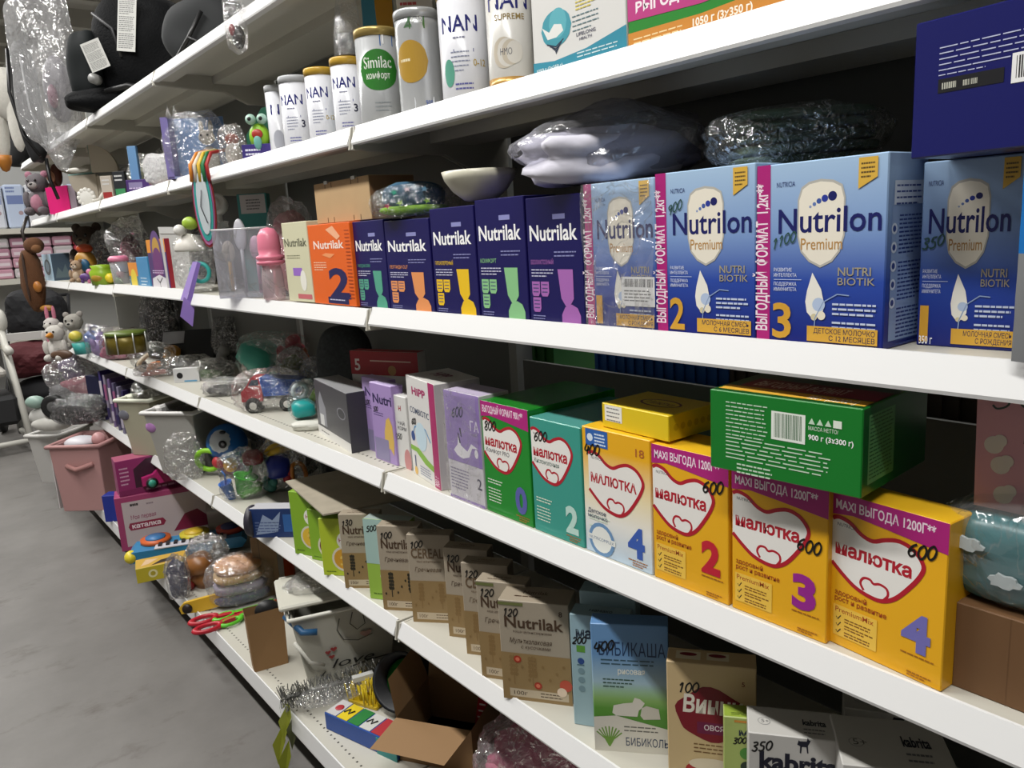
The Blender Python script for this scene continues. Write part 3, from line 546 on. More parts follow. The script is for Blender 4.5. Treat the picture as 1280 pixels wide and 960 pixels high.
# ---- S4: cereal cartons
z4 = ZS[4]
def ear(P, x, z0, z1, c):
    P.stroke([(x, z0), (x, z1)], .012, c)
    for k in range(5):
        zz = z0+(z1-z0)*(.35+k*.14)
        for s in (-1, 1): P.ell(x+s*.035, zz, .03, .022, c, 8)
def cereal(o, P, price, brand='Nutrilak', fade=False, ink='#4A3626', grain='#2E2A1E', words=('каша цельнозерновая', 'Гречневая'), tagc=None, fruit=None):
    P.rect(0, 0, 1, .48, '#967C52'); P.rect(.1, .035, .95, .115, '#C4B49A'); P.text('100г', .16, .055, .04, ink, fit=.2, bold=.005); P.lines(.55, .9, .085, 2, .03, ink, .01)
    for x in (.25, .72) if not fruit else (.18, .45): ear(P, x, .16, .46, grain)
    for k in range(9): P.ell(.1+.1*k, .2+.2*((k*37) % 11)/11, .022, .016, grain, 8)
    P.text(brand, .08, .74, .11, ink, fit=.84, bold=.02, nm='brand_lettering')
    P.text(words[0], .2, .69, .025, ink, fit=.55); P.text(words[1], .14, .585, .05, ink, fit=.6, it=.25)
    if len(words) > 2: P.text(words[2], .3, .535, .035, ink, fit=.42, it=.25)
    if tagc: P.rect(0, .955, .36, .985, tagc)
    if fruit:
        for x, z in ((.24, .42), (.52, .17)): P.disc(x, z, .055, '#A83420'); P.disc(x, z, .03, '#D9785A')
        P.disc(.92, .2, .09, '#C0503A'); P.disc(.86, .13, .07, '#E6D0B8')
    P.hand(price, .06, .84, .075, '#15120F', .012, .1)
    P.build(o)
    Q = Print(o['_w'], o['_d']); Q.text(brand, .3, .5, .22, ink, fit=.36, bold=.01); Q.lines(.2, .8, .3, 1, .1, ink, .06); Q.build(o, 'top')
BR = mat('#A89C8A', .6); BT = mat('#9A8E7C', .6)
def grain_box(lab, a, b, vt, price, d=.036, wd=.1, **k):
    o, P = cart_z('cereal_carton', lab, z4, a, b, vt, d, BR, faces=dict(top=BT), wd=wd, group='cereal cartons on the lower shelf')
    cereal(o, P, price, **k)
DX = (1, .02)
grain_box('brown cereal carton with dark grain ears, under the grey foil board', (432, 735), (462, 735), 643, '130')
grain_box('brown cereal carton with dark grain ears, right of the pale teal carton', (480, 762), (517, 764), 657, '100')
grain_box('brown cereal carton with pale brand letters and tan wheat ears', (517, 777), (561, 779), 668, '100', brand='CEREALS', grain='#8A6E44', ink='#6A5640')
grain_box('brown cereal carton marked 120, right of the tan wheat carton', (562, 795), (603, 800), 684, '120', grain='#8A6E44', wd=.1)
grain_box('brown cereal carton with pale letters and torn tab, marked 120', (584, 817), (625, 822), 703, '120', brand='CEREALS', grain='#8A6E44', ink='#6A5640', wd=.1)
grain_box('brown cereal carton with an olive corner tag, half hidden by its neighbour', (603, 846), (645, 852), 725, '120', grain='#8A6E44', tagc='#6A7040', wd=.1)
o, P = cart_z('cereal_carton', 'brown multigrain cereal carton with strawberry slices, foremost of the brown row', z4, (630, 872), (716, 883), 757, .06, BR, cor=1, faces=dict(top=BT), group='cereal cartons on the lower shelf')
P.text('8', .86, .88, .05, '#4A3626', bold=.02); cereal(o, P, '120', grain='#8A6E44', words=('каша цельнозерновая', 'Мультизлаковая', 'с кусочками'), tagc='#6A7040', fruit=True)
VH = []
def veg_box(lab, a, b, vt, body, topc, wd=.1, disc='#7A2A3A', pale=None, price=None):
    o, P = cart_z('cereal_carton', lab, z4, a, b, vt, .035, body, faces=dict(top=topc), wd=wd, group='cereal cartons on the lower shelf')
    VH.append(o['_h'])
    if pale: P.rect(0, .45, 1, 1, pale)
    P.disc(.62, .3, .34, '#D8D2C0'); P.disc(.62, .3, .28, disc)
    for k in range(14): P.disc(.62+.2*math.cos(k*2.4)*((k % 4)/4+.2), .3+.11*math.sin(k*2.4)*((k % 4)/4+.2), .03, '#E0C060' if k % 2 else '#B98A3A')
    P.disc(.7, .62, .24, '#EDEBE2'); P.text('HiPP', .52, .6, .06, '#A8305A', fit=.34, bold=.02, nm='brand_lettering'); P.lines(.1, .5, .07, 1, .02, '#4A6A1A', .012)
    if price: P.hand(price, .06, .84, .07)
    P.build(o)
GR = mat('#86B02C', .4)
veg_box('green cereal carton with a white round badge, leftmost of the green ones', (369, 692), (389, 695), 614, GR, '#7AA02A', wd=.1, disc='#E0B838')
veg_box('green cereal carton with a bowl of red beans, middle of the green ones', (390, 699), (406, 702), 636, GR, '#7AA02A', wd=.1, disc='#6A2430')
veg_box('yellow-green cereal carton with a bowl of golden flakes, under the foil board', (405, 719), (431, 720), 648, mat('#B4C832', .4), '#7AA02A', wd=.1, disc='#D09A30')
veg_box('pale teal and green cereal carton with a leaf flower, between brown cartons', (463, 748), (480, 750), 648, mat('#9AC04A', .4), '#9AA8A4', wd=.12, disc='#C09030', pale='#A9C8C2', price='500')
for k, (a, b, vt, lab) in enumerate((((718, 905), (760, 912), 767, 'pale blue cereal carton with dark letters, marked 200'), ((730, 880), (780, 888), 738, 'pale blue cereal carton behind the one marked 200'))):
    o, P = cart_z('cereal_carton', lab, z4, a, b, vt, .04, mat('#9DBAC4', .4), wd=.1, faces=dict(top='#86A2AC'), group='cereal cartons on the lower shelf')
    P.text('мамако', .1, .8, .09, '#1E2A3A', fit=.8, bold=.03, nm='brand_lettering'); P.rect(.1, .67, .25, .73, '#5E9A3A'); P.hand('200', .03, .74, .06); P.disc(.17, .59, .06, '#2A4A8A')
    for q in range(3): P.disc(.17, .5-q*.08, .06, '#7A96A2')
    P.lines(.1, .3, .55, 1, .02, '#4A6A7A', .01); P.build(o)
    Q = Print(o['_w'], o['_d']); Q.text('мамако', .3, .4, .25, '#2A3A44', fit=.4, bold=.02); Q.build(o, 'top')
o, P = cart_z('cereal_carton', 'blue and green rice cereal carton with white goats on a meadow', z4, (744, 937), (838, 944), 779, .035, ramp_mat('meadow_print', [(0, '#D6D2C4'), (.26, '#CFCDB8'), (.27, '#4E8C2E'), (.45, '#5E9A3A'), (.55, '#8CB86A'), (.62, '#9CC49A'), (.72, '#A9C8D8'), (1, '#6E9CCE')], 2, .175), faces=dict(top='#5E86B4', back='#8A9AA0'), group='cereal cartons on the lower shelf')
P.text('БИБИКАША', .1, .76, .105, '#23406A', fit=1.0*.86, nm='brand_lettering'); P.lines(.12, .9, .72, 2, .03, '#3A5A6A', .01, 2); P.text('рисовая', .34, .62, .045, '#F2F4EA', fit=.35, bold=.015); P.lines(.14, .56, .57, 3, .028, '#3A5A4A', .009, 4)
P._p([(.25, .31), (.27, .37), (.4, .39), (.52, .4), (.55, .44), (.62, .43), (.68, .4), (.64, .36), (.6, .34), (.58, .29), (.3, .29)], [list(range(11))], '#DEDCD2', 'goat_picture'); P._p([(.62, .3), (.64, .36), (.7, .38), (.86, .36), (.88, .28), (.66, .27)], [list(range(6))], '#CFCCC0', 'goat_picture')
P.poly([(0, .27), (.3, .29), (.6, .25), (1, .2), (1, 0), (0, 0)], '#DAD7CC'); P.lines(.4, .85, .2, 2, .03, '#6A6A60', .01, 5)
for k in range(9): a = -1+.25*k; P.stroke([(.2, .04), (.2+.1*math.sin(a*.6), .1), (.2+.2*math.sin(a), .1+.1*math.cos(a))], .010, '#6E9A3A')
P.text('БИБИКОЛЬ', .42, .055, .065, '#2A3A5A', fit=.56, bold=.004); P.hand('400', .03, .78, .075); P.build(o)
p = on_z(836, 985, z4); q = on_z(945, 1000, z4)
o, P = carton('cereal_carton', 'cream oat cereal carton with a dark red splash emblem, marked 100', 'box', p, q, z_at(826, p.x, p.y)-z4, .04, mat('#D3B98C', .45), faces=dict(top='#CDB184', left=mat('#B99A6C', .5)), group='cereal cartons on the lower shelf')
bl = [(.5+.4*math.cos(t)*(1+.06*math.sin(5*t)), .62+.2*math.sin(t)*(1+.08*math.sin(4*t+1))) for t in [i*PI/14 for i in range(28)]]
P._p(bl, [list(range(28))], '#7E1626', 'splash_emblem'); P.text('Винни', .18, .63, .13, '#E9E2D6', fit=.66, bold=.03, it=.1, nm='brand_lettering'); P.rect(.34, .47, .88, .56, '#6E1C44'); P.text('ОВСЯНАЯ', .42, .5, .04, '#E6D6DC', fit=.4, bold=.015); P.lines(.3, .8, .38, 3, .03, '#7A5A34', .009, 4)
P.ell(.5, .18, .3, .08, '#B02A2A'); P.ell(.5, .23, .26, .05, '#E4D6BE'); P.disc(.85, .12, .12, '#D0A040'); P.text('5', .84, .86, .035, '#7A2A2A', bold=.01); P.hand('100', .12, .77, .075, wd=.011); P.build(o)
Q = Print(o['_w'], o['_d']); Q.rect(.1, .25, .38, .8, '#E2D6B8'); Q.ell(.24, .6, .1, .12, '#7E1626'); Q.rect(.45, .3, .7, .8, '#E2D6B8'); Q.ell(.57, .62, .1, .12, '#7E1626'); Q.build(o, 'top')
p = on_z(905, 1030, z4); q = on_z(1000, 1042, z4)
o, P = carton('cereal_carton', 'lime green cereal carton marked 300, behind the white goat cartons', 'box', p, q, z_at(895, p.x, p.y)-z4, .03, mat('#A6B668', .4), faces=dict(top='#8CA23C'), group='cereal cartons on the lower shelf')
P.text('мамако', .2, .84, .06, '#1E2A3A', fit=.7, bold=.03, nm='brand_lettering'); P.hand('300', .12, .76, .055, wd=.011); P.disc(.3, .68, .09, '#4E8C3A'); P.disc(.3, .56, .08, '#2A3A2A'); P.rect(.14, .955, .9, .975, '#C88A3A'); P.build(o)
Q = Print(o['_w'], o['_d']); Q.text('мамако', .35, .55, .2, '#2A3A44', fit=.42, bold=.02); Q.lines(.1, .9, .3, 2, .12, '#5A6A24', .05); Q.build(o, 'top')
def goat_logo(P, x, z, s):
    P._p([(x+a*s, z+b*s) for a, b in ((0, .5), (.1, .75), (.2, .7), (.7, .72), (.78, .95), (.86, .8), (1, .78), (.9, .62), (.8, .5), (.85, .1), (.75, .1), (.68, .42), (.36, .42), (.3, .05), (.2, .08), (.22, .45))], [list(range(16))], '#15172A', 'goat_emblem')
for (p, q, vt, dd, lab, pr) in (((935, 1075), (1050, 1092), 915, .06, 'white carton with dark goat emblem, marked 350, nearest the camera', '350'), ((1052, 990), (1168, 1012), 884, .06, 'grey-white carton with goat emblem, in the shadow under the shelf', None), ((1048, 1130), (1190, 1150), 955, .1, 'white carton with dark letters, cut by the bottom of the frame', None)):
    a = on_z(*p, z4); b = on_z(*q, z4)
    o, P = carton('milk_carton', lab, 'box', a, b, z_at(vt, a.x, a.y)-z4, dd, mat('#C8C6C2', .4), faces=dict(top='#BDBBB6'), group='white goat emblem cartons')
    P.text('kabrita', .12, .74, .13, '#15172A', fit=.84, bold=.04, nm='brand_lettering'); goat_logo(P, .52, .875, .14)
    if pr: P.hand(pr, .03, .86, .07)
    P.build(o)
    Q = Print(o['_w'], o['_d']); Q.text('kabrita', .6, .45, .2, '#15172A', fit=.25, bold=.03); Q.disc(.18, .45, .07, '#8A8A88'); Q.disc(.18, .45, .062, '#BDBBB6'); Q.text('5+', .15, .4, .12, '#4A4A4A'); Q.lines(.6, .85, .28, 2, .12, '#6A6A70', .04); Q.build(o, 'top')

# ---- S1: cans and cartons
z1 = ZS[1]
def can(lab, u, X, wpx, vtop, body, lid, ridges=False, dv=None):
    Y = y_at(u, X, z1); R = wpx/2*mpp((X, Y, z1+.05)); H = z_at(vtop, X, Y)-z1
    t = thing('formula_can', lab, 'can', (X, Y, z1), RC+.1, 'formula cans on the upper shelf')
    pr = [(R*.97, 0), (R, .003), (R, H-.014)]
    if ridges: pr = [(R*.97, 0), (R, .003)]+[(R*(1-.012*(k % 2)), .01+(H-.03)*(.06*k if k < 5 else .7+.06*(k-5))) for k in range(10)]+[(R, H-.014)]
    MB().lathe(pr, body, 30).build('can_body', t); MB().lathe([(R*1.03, H-.016), (R*1.04, H-.003), (R*1.0, H), (R*.9, H), (R*.88, H-.004), (0, H-.004)], lid, 30).build('lid', t)
    P = Print(R*2.6, H); return t, P, R, H
def cell(P, cx, cz, rx, rz, c, n=14, nm='oval_emblem'):
    vs = []; fs = []
    for i in range(n+1):
        x = -1+2*i/n; q = math.sqrt(max(0, 1-x*x)); vs += [(cx+rx*x, cz-rz*q), (cx+rx*x, cz+rz*q)]
        if i: k = 2*i; fs.append((k-2, k, k+1, k-1))
    P._p(vs, fs, c, nm)
CW = mat('#D8D9DF', .25); GREY = mat('#B9BBBE', .35); GOLD = mat('#C9A13C', .3); SIL = mat('#C2C4C6', .25, .35)
def nan(P, R, num=None, curve=None, age=None, gold=False):
    P.text('NAN', .1, .6, .14, '#1F2474', fit=.6, bold=.012, nm='brand_lettering')
    P.lines(.3, .6, .54, 1, .03, '#8A8CA6', .014); P.lines(.25, .55, .42, 5, .04, '#8A90A8', .010, 3); P.rect(.3, .42, .62, .45, '#3E3F86')
    if num: P.text(num, .62, .29, .1, '#2A2A44', bold=.02, nm='stage_number')
    if age: P.text(age, .6, .3, .06, '#B9A050', fit=.22, bold=.01)
    P.lines(.3, .62, .14, 2, .04, '#5A5CA0', .014, 2)
    if curve:
        vs = []; fs = []; n = 14
        for i in range(n+1):
            x = i/n; zt = .015+.2*max(0, x-.3)**1.5; vs += [(x, .004), (x, zt), (x, zt+.02)]
            if i: k = 3*i; fs.append((k-3, k, k+1, k-2))
        P._p(vs, fs, curve); P._p(vs, [(3*i-2, 3*i+1, 3*i+2, 3*i-1) for i in range(1, n+1)], '#C9B04A')
t, P, R, H = can('small white can with grey lid, left end of the can row', 354, D+.10, 27, 108, CW, GREY); P.text('N', .3, .6, .14, '#1F2474', bold=.012); cell(P, .5, .25, .2, .14, '#A9ABB6'); P.build(t, cyl=R)
t, P, R, H = can('white can with grey lid and a dark number 3', 377, D+.055, 39, 97, CW, GREY); nan(P, R, '3', '#4A4C94'); P.build(t, cyl=R)
t, P, R, H = can('white can with gold lid printed 0-12, next to the grey lids', 408, D+.06, 38, 87, CW, GOLD); nan(P, R, None, '#7AA03A', '0-12'); P.build(t, cyl=R)
t, P, R, H = can('white can with gold lid and number 3, under the clear bag', 441, D+.055, 40, 74, CW, GOLD); nan(P, R, '3', '#3E8A3A'); P.build(t, cyl=R); zcan = z1+H; pcan = Vector(t.location)
t, P, R, H = can('silver can with a green oval and gold lid', 480, D+.055, 54, 39, SIL, mat('#B9A060', .3, .5))
cell(P, .5, .56, .36, .21, '#2F7A2A'); P.text('Similac', .24, .58, .12, '#EFF2EA', fit=.5, bold=.01, nm='brand_lettering'); P.text('комфорт', .28, .47, .07, '#EFF2EA', fit=.42, bold=.01); P.rect(.56, .8, .8, 1-.06, '#2A62A8'); P.text('1', .6, .82, .1, '#FFFFFF', bold=.02, nm='stage_number'); P.lines(.4, .7, .22, 3, .04, '#8A9094', .012); P.build(t, cyl=R)
t, P, R, H = can('ribbed silver can with a gold oval and green 6-12 tag', 530, D+.06, 56, 16, SIL, SIL, ridges=True)
cell(P, .34, .5, .3, .2, '#B08A30'); P.rect(.1, .48, .6, .56, '#6A4A20'); P.lines(.14, .44, .505, 1, .03, '#F0E4C0', .025); P.rect(.36, .8, .62, .98, '#3E6A2A'); P.text('2', .26, .82, .13, '#5A7A5A', bold=.02, nm='stage_number'); P.text('6-12', .4, .86, .05, '#EFF2EA', fit=.18); P.rect(.36, .06, .7, .16, '#DDE0E6'); P.text('900', .55, .08, .05, '#3A5AA8', fit=.12); P.build(t, cyl=R)
t, P, R, H = can('tall white can with blue letters, green wave and gold 0-12', 585, D+.055, 61, -12, CW, GOLD); nan(P, R, None, '#3E7A3A', '0-12'); cell(P, .2, .25, .1, .12, '#5AA08A'); P.build(t, cyl=R)
t, P, R, H = can('tall grey-white can with a gold foot band and ring emblem', 641, D+.055, 57, -34, mat('#CFCDC8', .25), GOLD)
P.text('NAN', .06, .66, .14, '#1F2474', fit=.74, bold=.012, nm='brand_lettering'); P.text('SUPREME', .2, .57, .05, '#9A8450', fit=.52, bold=.01)
for k in range(4): cell(P, .34+.06*k, .3, .2-.02*k, .13-.012*k, '#C9BFAE' if k % 2 == 0 else '#DAD6CE', nm='printed_design')
P.text('HMO', .28, .28, .06, '#5A5A62', fit=.2)
P.build(t, cyl=R); MB().lathe([(R*1.004, 0), (R*1.004, H*.1)], mat('#B98E4A', .3, .3), 30).build('foot_band', t)
o, P = cart_x('formula_carton', 'white carton with teal foot and nest emblem, right of the cans', z1, 668, D+.012, 784, D+.012, -96, .09, mat('#DEDDDA', .35))
P.poly([(0, 0), (0, .13), (.25, .1), (.6, .13), (1, .22), (1, 0)], '#2E8CA4'); cell(P, .28, .38, .17, .16, '#3E98A8', nm='nest_emblem'); cell(P, .3, .42, .1, .13, '#5AAEBA', nm='nest_emblem')
P._p([(.12, .42), (.2, .36), (.26, .42), (.34, .4), (.36, .34), (.28, .3), (.18, .3)], [list(range(7))], '#E8E8E4', 'bird_emblem')
for k in range(4): P.stroke([(.17+.03*k, .26-.02*k), (.27, .22-.02*k), (.36-.02*k, .27-.02*k)], .012, '#1A2A44')
P.text('LIFELONG', .5, .25, .03, '#2A2A50', fit=.2, bold=.01); P.text('HEALTH', .53, .21, .025, '#2A2A50', fit=.13, bold=.01); P.lines(.46, .74, .42, 4, .04, '#5A7A84', .008, 3); P.lines(.5, .74, .56, 4, .03, '#D9C860', .012, 4); P.text('2', .76, .52, .14, '#2E8CA4', bold=.02, nm='stage_number'); P.text('1050 г (3х350 г)', .04, .03, .035, '#E6F2F4', fit=.3, bold=.01); P.lines(.5, .96, .1, 2, .03, '#CFE6EA', .01); P.build(o)
o, P = cart_x('formula_carton', 'green carton with magenta and orange bands reading ВЫГОДНЫЙ ФОРМАТ, top shelf right', z1, 786, D+.012, 985, D+.012, -200, .09, mat('#2F8A34', .35))
P.poly([(0, .0), (0, .13), (.5, .12), (1, .16), (1, 0)], '#D08A34'); P.poly([(0, .22), (0, .52), (1, .52), (1, .22), (.5, .19)], '#C03A84'); P.text('ВЫГОДНЫЙ ФОРМАТ', .06, .265, .08, '#F8ECF2', fit=.9, bold=.035); P.text('1050 г (3х350 г)', .45, .045, .055, '#FFF6E6', fit=.36, bold=.025); P.lines(.04, .42, .07, 2, .03, '#F2DCA8', .01); P.build(o)
for (u, wpx, X, vb, col, c2, lab, hh) in ((484, 36, D+.13, 36, '#4E9AB8', '#D09A30', 'blue and yellow grain box standing behind the silver can', .16), (530, 44, D+.15, 20, '#DEDAD8', '#C8505A', 'white and pink box standing behind the ribbed can', .2)):
    Y = y_at(u, X, z1); w = wpx*mpp((X, Y, z1)); tt = z_at(vb, X, Y)-z1
    c, s = math.cos(RC), math.sin(RC)
    o, P = carton('tall_box', lab, 'box', (X-c*w/2, Y-s*w/2, z1), (X+c*w/2, Y+s*w/2, z1), tt+.14, .04, mat(col, .4))
    P.ell(.75, (tt+.05)/(tt+.14), .3, .3, c2) if col[1] == '4' else P.lines(.1, .7, (tt+.05)/(tt+.14), 3, .04, c2, .015); P.build(o)
# ================================================================ toys, bags and soft goods
FX = [D, D, D, D, D, .668]
FP = film(cloud=.02, gloss=.6, bscale=.11, bump=.7); FP2 = film(cloud=.05, gloss=.6, bscale=.11, bump=.7); FPF = film('#F2F2F2', .05, 1.0, .13, .9, .07); FPD = film('#D9D9DC', .03, .8, .16, .9, .08)
def px(name, label, cat, at, k, rz=RC, z=None, group=None, rot=None, s=1.):
    zz = ZS[k] if z is None else z
    p = on_z(at[0], at[1], zz) if len(at) == 2 else Vector((FX[k]+at[2], y_at(at[0], FX[k]+at[2], zz), zz))
    t = thing(name, label, cat, p, rz, group, rot); m = mpp(p)*s; t.scale = (m, m, m); return t
def E(t, nm, c, r, col, **k): return MB().ell(c, r, col, **k).build(nm, t)
def B(t, nm, a, b, col, bev=0): return MB().box(*a, *b, col).build(nm, t, bevel=bev)
def bag(t, c, r, m=None, seed=1, sub=4, nm='plastic_bag', bottom=0., **k): return MB().bag(c, r, m or FP, seed, sub, bottom=bottom, **k).build(nm, t)
FUR = lambda c: mat(c, .9, bump=.8, bscale=1.2, var=.12, vscale=.3)
def flat_box(name, label, cat, at, k, w, h, dp, col, rz=RC, z=None, marks=(), top=None, side=None, group=None, rot=None):
    t = px(name, label, cat, at, k, rz, z, group, rot)
    ms = {}
    if top: ms[4] = mat(top)
    if side: ms[1] = mat(side); ms[3] = mat(side)
    b = MB().box(-w/2, 0, 0, w/2, dp, h, col if not isinstance(col, str) else mat(col), ms=ms).build('box_body', t, bevel=.4)
    if marks:
        P = Print(w, h, .12); 
        for f in marks: f(P)
        P.build(t, M=T(x=-w/2))
        for c in t.children:
            if c.name.startswith(('lettering', 'brand', 'printed', 'stage', 'heart')): pass
    return t
# ---------------- S2, on top of the cartons
zo = z2+.128
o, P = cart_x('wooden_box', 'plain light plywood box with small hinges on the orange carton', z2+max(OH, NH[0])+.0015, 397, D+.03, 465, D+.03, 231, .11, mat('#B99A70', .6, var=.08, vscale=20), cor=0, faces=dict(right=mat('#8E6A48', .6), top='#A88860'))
for x in (.25, .75): MB().box(o['_w']*x-.008, -.002, o['_h']-.004, o['_w']*x+.008, .004, o['_h']+.003, mat('#C8C8C4', .3, .8)).build('hinge', o)
for x in (.22, .34, .7, .82):
    for zz in (.02, .86): MB().box(o['_w']*x, -.0006, o['_h']*zz, o['_w']*x+.0015, 0, o['_h']*(zz+.12), '#5A4630').build('finger_joint_slot', o)
t = px('swaddle_pack', 'folded blue star-print cloth with lime edge in a clear pack', 'fabric', (516, 0, .03), 2, z=z2+max(NH[0], NH[1])+.001)
MB().bag((0, 30, 24), (40, 34, 20), mat('#24506A', .8, var=.25, vscale=.1), 3, 3, .06, 0, False, bottom=6).build('folded_cloth', t); MB().bag((0, 30, 9), (44, 36, 7), mat('#7FB02A', .7), 5, 3, .05, 0, False).build('lime_lining', t)
for i, (x, zz, c) in enumerate(((-20, 30, '#3AA88A'), (-4, 33, '#E8D6DC'), (18, 32, '#6AA8D0'), (-30, 14, '#C8305A'), (-14, 17, '#8CC83A'), (20, 18, '#8CC83A'))):
    pts = [(x+(5 if q % 2 else 2)*math.cos(q*PI/5+i), zz+(4 if q % 2 else 1.6)*math.sin(q*PI/5+i)) for q in range(10)]
    MB().prism(pts, -7, -5, c).build('star_motif', t)
bag(t, (0, 30, 18), (54, 42, 23), seed=9, amp=.12, sharp=.06)
t = px('serving_bowl', 'shallow cream bowl resting on the navy cartons', 'bowl', (601, 0, .05), 2, z=z2+NH[3]+.001)
MB().lathe([(16, 0), (20, 1), (34, 12), (44, 26), (47, 36), (45.5, 36), (42, 27), (32, 14), (14, 4), (0, 3.5)], mat('#CFCBB8', .35, var=.05, vscale=.1), 36).build('bowl_body', t)
t = px('pillow_pack', 'lilac-white pillow in a large loose clear bag above the blue cartons', 'pillow', (775, 0, .08), 2, z=z2+N2['_h']+.001)
MB().bag((-22, 30, 34), (92, 60, 34), mat('#D2D0DC', .85), 12, 4, .3, .12, False, bottom=0, sq=3).build('pillow', t)
MB().bag((44, 40, 28), (62, 50, 22), mat('#9A98AE', .85), 15, 4, .2, .1, False, bottom=0).build('pillow_fold', t)
bag(t, (-2, 38, 44), (122, 74, 50), film('#E6E6EA', .12, .3, .03, .3, .14), seed=5, amp=.3, sharp=.03, sq=2.1)
t = px('blanket_pack', 'folded dark green blankets in a glossy clear bag, right of the pillow', 'fabric', (1012, 0, .1), 2, z=z2+N3['_h']+.001)
for k in range(5): MB().bag((6, 45, 8+k*14), (90-k*2, 50, 7), mat('#5A6A58', .85, var=.1, vscale=.1), 20+k, 4, .05, .03, False, sq=5).build('folded_layer', t)
bag(t, (0, 45, 36), (112, 62, 40), film('#F2F4F2', .03, .7, .05, .9, .07), seed=8, amp=.16, sharp=.06, sq=3)
# ---------------- S2 left
t = px('bedding_bag', 'pink fabric in a rounded clear bag behind the cream carton', 'fabric', (372, 0, .13), 2)
MB().bag((0, 0, 52), (24, 22, 50), mat('#C8949C', .8), 4, 3, .1, 0, False, bottom=0).build('pink_fabric', t); bag(t, (0, 0, 58), (28, 26, 56), FP2, seed=2, amp=.1)
t = px('clear_bin', 'open clear plastic bin standing on the shelf edge', 'bin', (322, 0, .055), 2)
for (a, b) in (((-38, -26, 0), (38, -25, 82)), ((-38, 25, 0), (38, 26, 82)), ((-38, -25, 0), (-37, 25, 82)), ((37, -25, 0), (38, 25, 82))): B(t, 'bin_wall', a, b, film('#F4F4F8', .10, .5, .02, .05, .05))
B(t, 'bin_base', (-37, -25, 0), (37, 25, 1), film('#F4F4F8', .2, .3, .02, .05, .05))
MB().tube([(-38, -26, 82), (38, -26, 82), (38, 26, 82), (-38, 26, 82)], 1.2, film('#FFFFFF', .4, .4, .02, .05), 6, True).build('bin_rim', t)
for i, (u, hh, xx, lab, col, cap) in enumerate(((292, 62, .06, 'yellow-handled baby brush leaning in the clear bin', '#D9A53A', '#D8CDB4'), (309, 90, .05, 'grey bundled straws in the clear bin', '#A9A9AE', '#C6C6CC'), (327, 70, .07, 'mauve rattle stick in the clear bin', '#B98AA0', '#C8A0B4'), (347, 52, .05, 'pink baby spoon in the clear bin', '#D27A92', '#D27A92'))):
    t = px('baby_utensil', lab, 'utensil', (u, 0, xx), 2, z=z2+.004); MB().tube([(0, 0, 1), (0, 0, hh*.65)], 2.2, col, 8).build('handle', t); MB().ell((0, 0, hh*.8), (8, 4, hh*.22), cap).build('head', t)
t = px('feeding_bottle', 'white bottle cap showing above the clear bin', 'bottle', (285, 0, .1), 2); MB().cyl(11, 0, 85, film('#F0F0F0', .3, .3, .02, .05), 20).build('bottle', t)
MB().lathe([(13, -3), (13, 8), (10, 9), (10, 7), (6, 7), (5, 10), (0, 10)], mat('#E2E0DA', .4), 24, T(z=104, rx=1.2)).build('cap', t); MB().cyl(5, 84, 104, '#D8D6D0', 10).build('neck', t)
t = px('sippy_bottle', 'pink bottle with ribbed collar hanging over the bin corner', 'bottle', (344, 0, .02), 2); MB().lathe([(13, 42), (17, 44), (17, 47), (14, 48), (17, 50), (17, 53), (13, 55), (14, 62), (13, 78), (8, 86), (0, 88)], mat('#E07E96', .35), 22).build('pink_top', t); MB().lathe([(12, 0), (14, 2), (13, 30), (11, 42)], film('#F0E0E4', .3, .4, .02, .05), 20).build('bottle_body', t)
t = flat_box('gift_box', 'teal box with a white label tipped above the clear bin', 'box', (328, 0, .15), 2, 36, 118, 16, '#3E8A84', marks=(lambda P: P.rect(.1, .8, .95, .99, '#C6C4C0'), lambda P: P.lines(.3, .8, .93, 4, .03, '#5A5A5A', .012)))
t = px('pacifier_toy', 'white pacifier toy in a pouch with a teal ring', 'toy', (245, 0, .03), 2)
MB().lathe([(17, 50), (19, 53), (15, 62), (8, 70), (0, 72)], mat('#D6D2CA', .4), 20).build('white_dome', t); E(t, 'knob', (-6, -10, 76), 7, '#DAD8D2'); MB().ell((6, -4, 84), (10, 8, 8), '#9AB83A').build('green_ball', t)
MB().torus(11, 2.6, '#2E9A94', T(x=14, y=-14, z=24, rx=PI/2)).build('teal_ring', t); bag(t, (2, 0, 34), (24, 14, 36), FP2, seed=21, amp=.1)
t = px('paper_bag', 'blank white paper bag behind the rattles', 'bag', (226, 0, .05), 2); MB().prism([(-16, 0), (14, 0), (18, 70), (-17, 72)], 0, 10, mat('#C9C8C6', .6)).build('bag_sheet', t); MB().prism([(-16, 70), (18, 68), (18, 76), (-17, 78)], -1, 11, mat('#D2D1CF', .6)).build('folded_top', t)
o, P = cart_x('puzzle_box', 'purple box with orange top panel and white foot, red sides', z2, 191, D+.02, 214, D+.02, 298, .05, mat('#43246A', .4), faces=dict(right='#9A2430', left='#D08A2A', top='#D08A2A'))
P.rect(0, .74, 1, 1, '#E08E22'); P.disc(.5, .78, .3, '#5A3A78'); P.disc(.5, .78, .2, '#B9903A'); P.disc(.5, .5, .26, '#6A2A6E'); P.lines(.15, .85, .37, 2, .04, '#D9C8E6', .015); P._p([(.06, 0), (.94, 0), (.9, .22), (.5, .3), (.1, .22)], [(0, 1, 2, 3, 4)], '#D9D6DC', 'panel'); P.stroke([(.5, .02), (.48, .14), (.35, .22)], .03, '#2A2430'); P.stroke([(.48, .14), (.65, .24)], .03, '#2A2430'); P.build(o)
o, P = cart_x('toy_box', 'narrow blue box beside the purple puzzle box', z2, 175, D+.03, 189, D+.03, 321, .05, mat('#3A86B8', .4)); P.lines(.2, .8, .3, 3, .1, '#DCE8F0', .03); P.build(o)
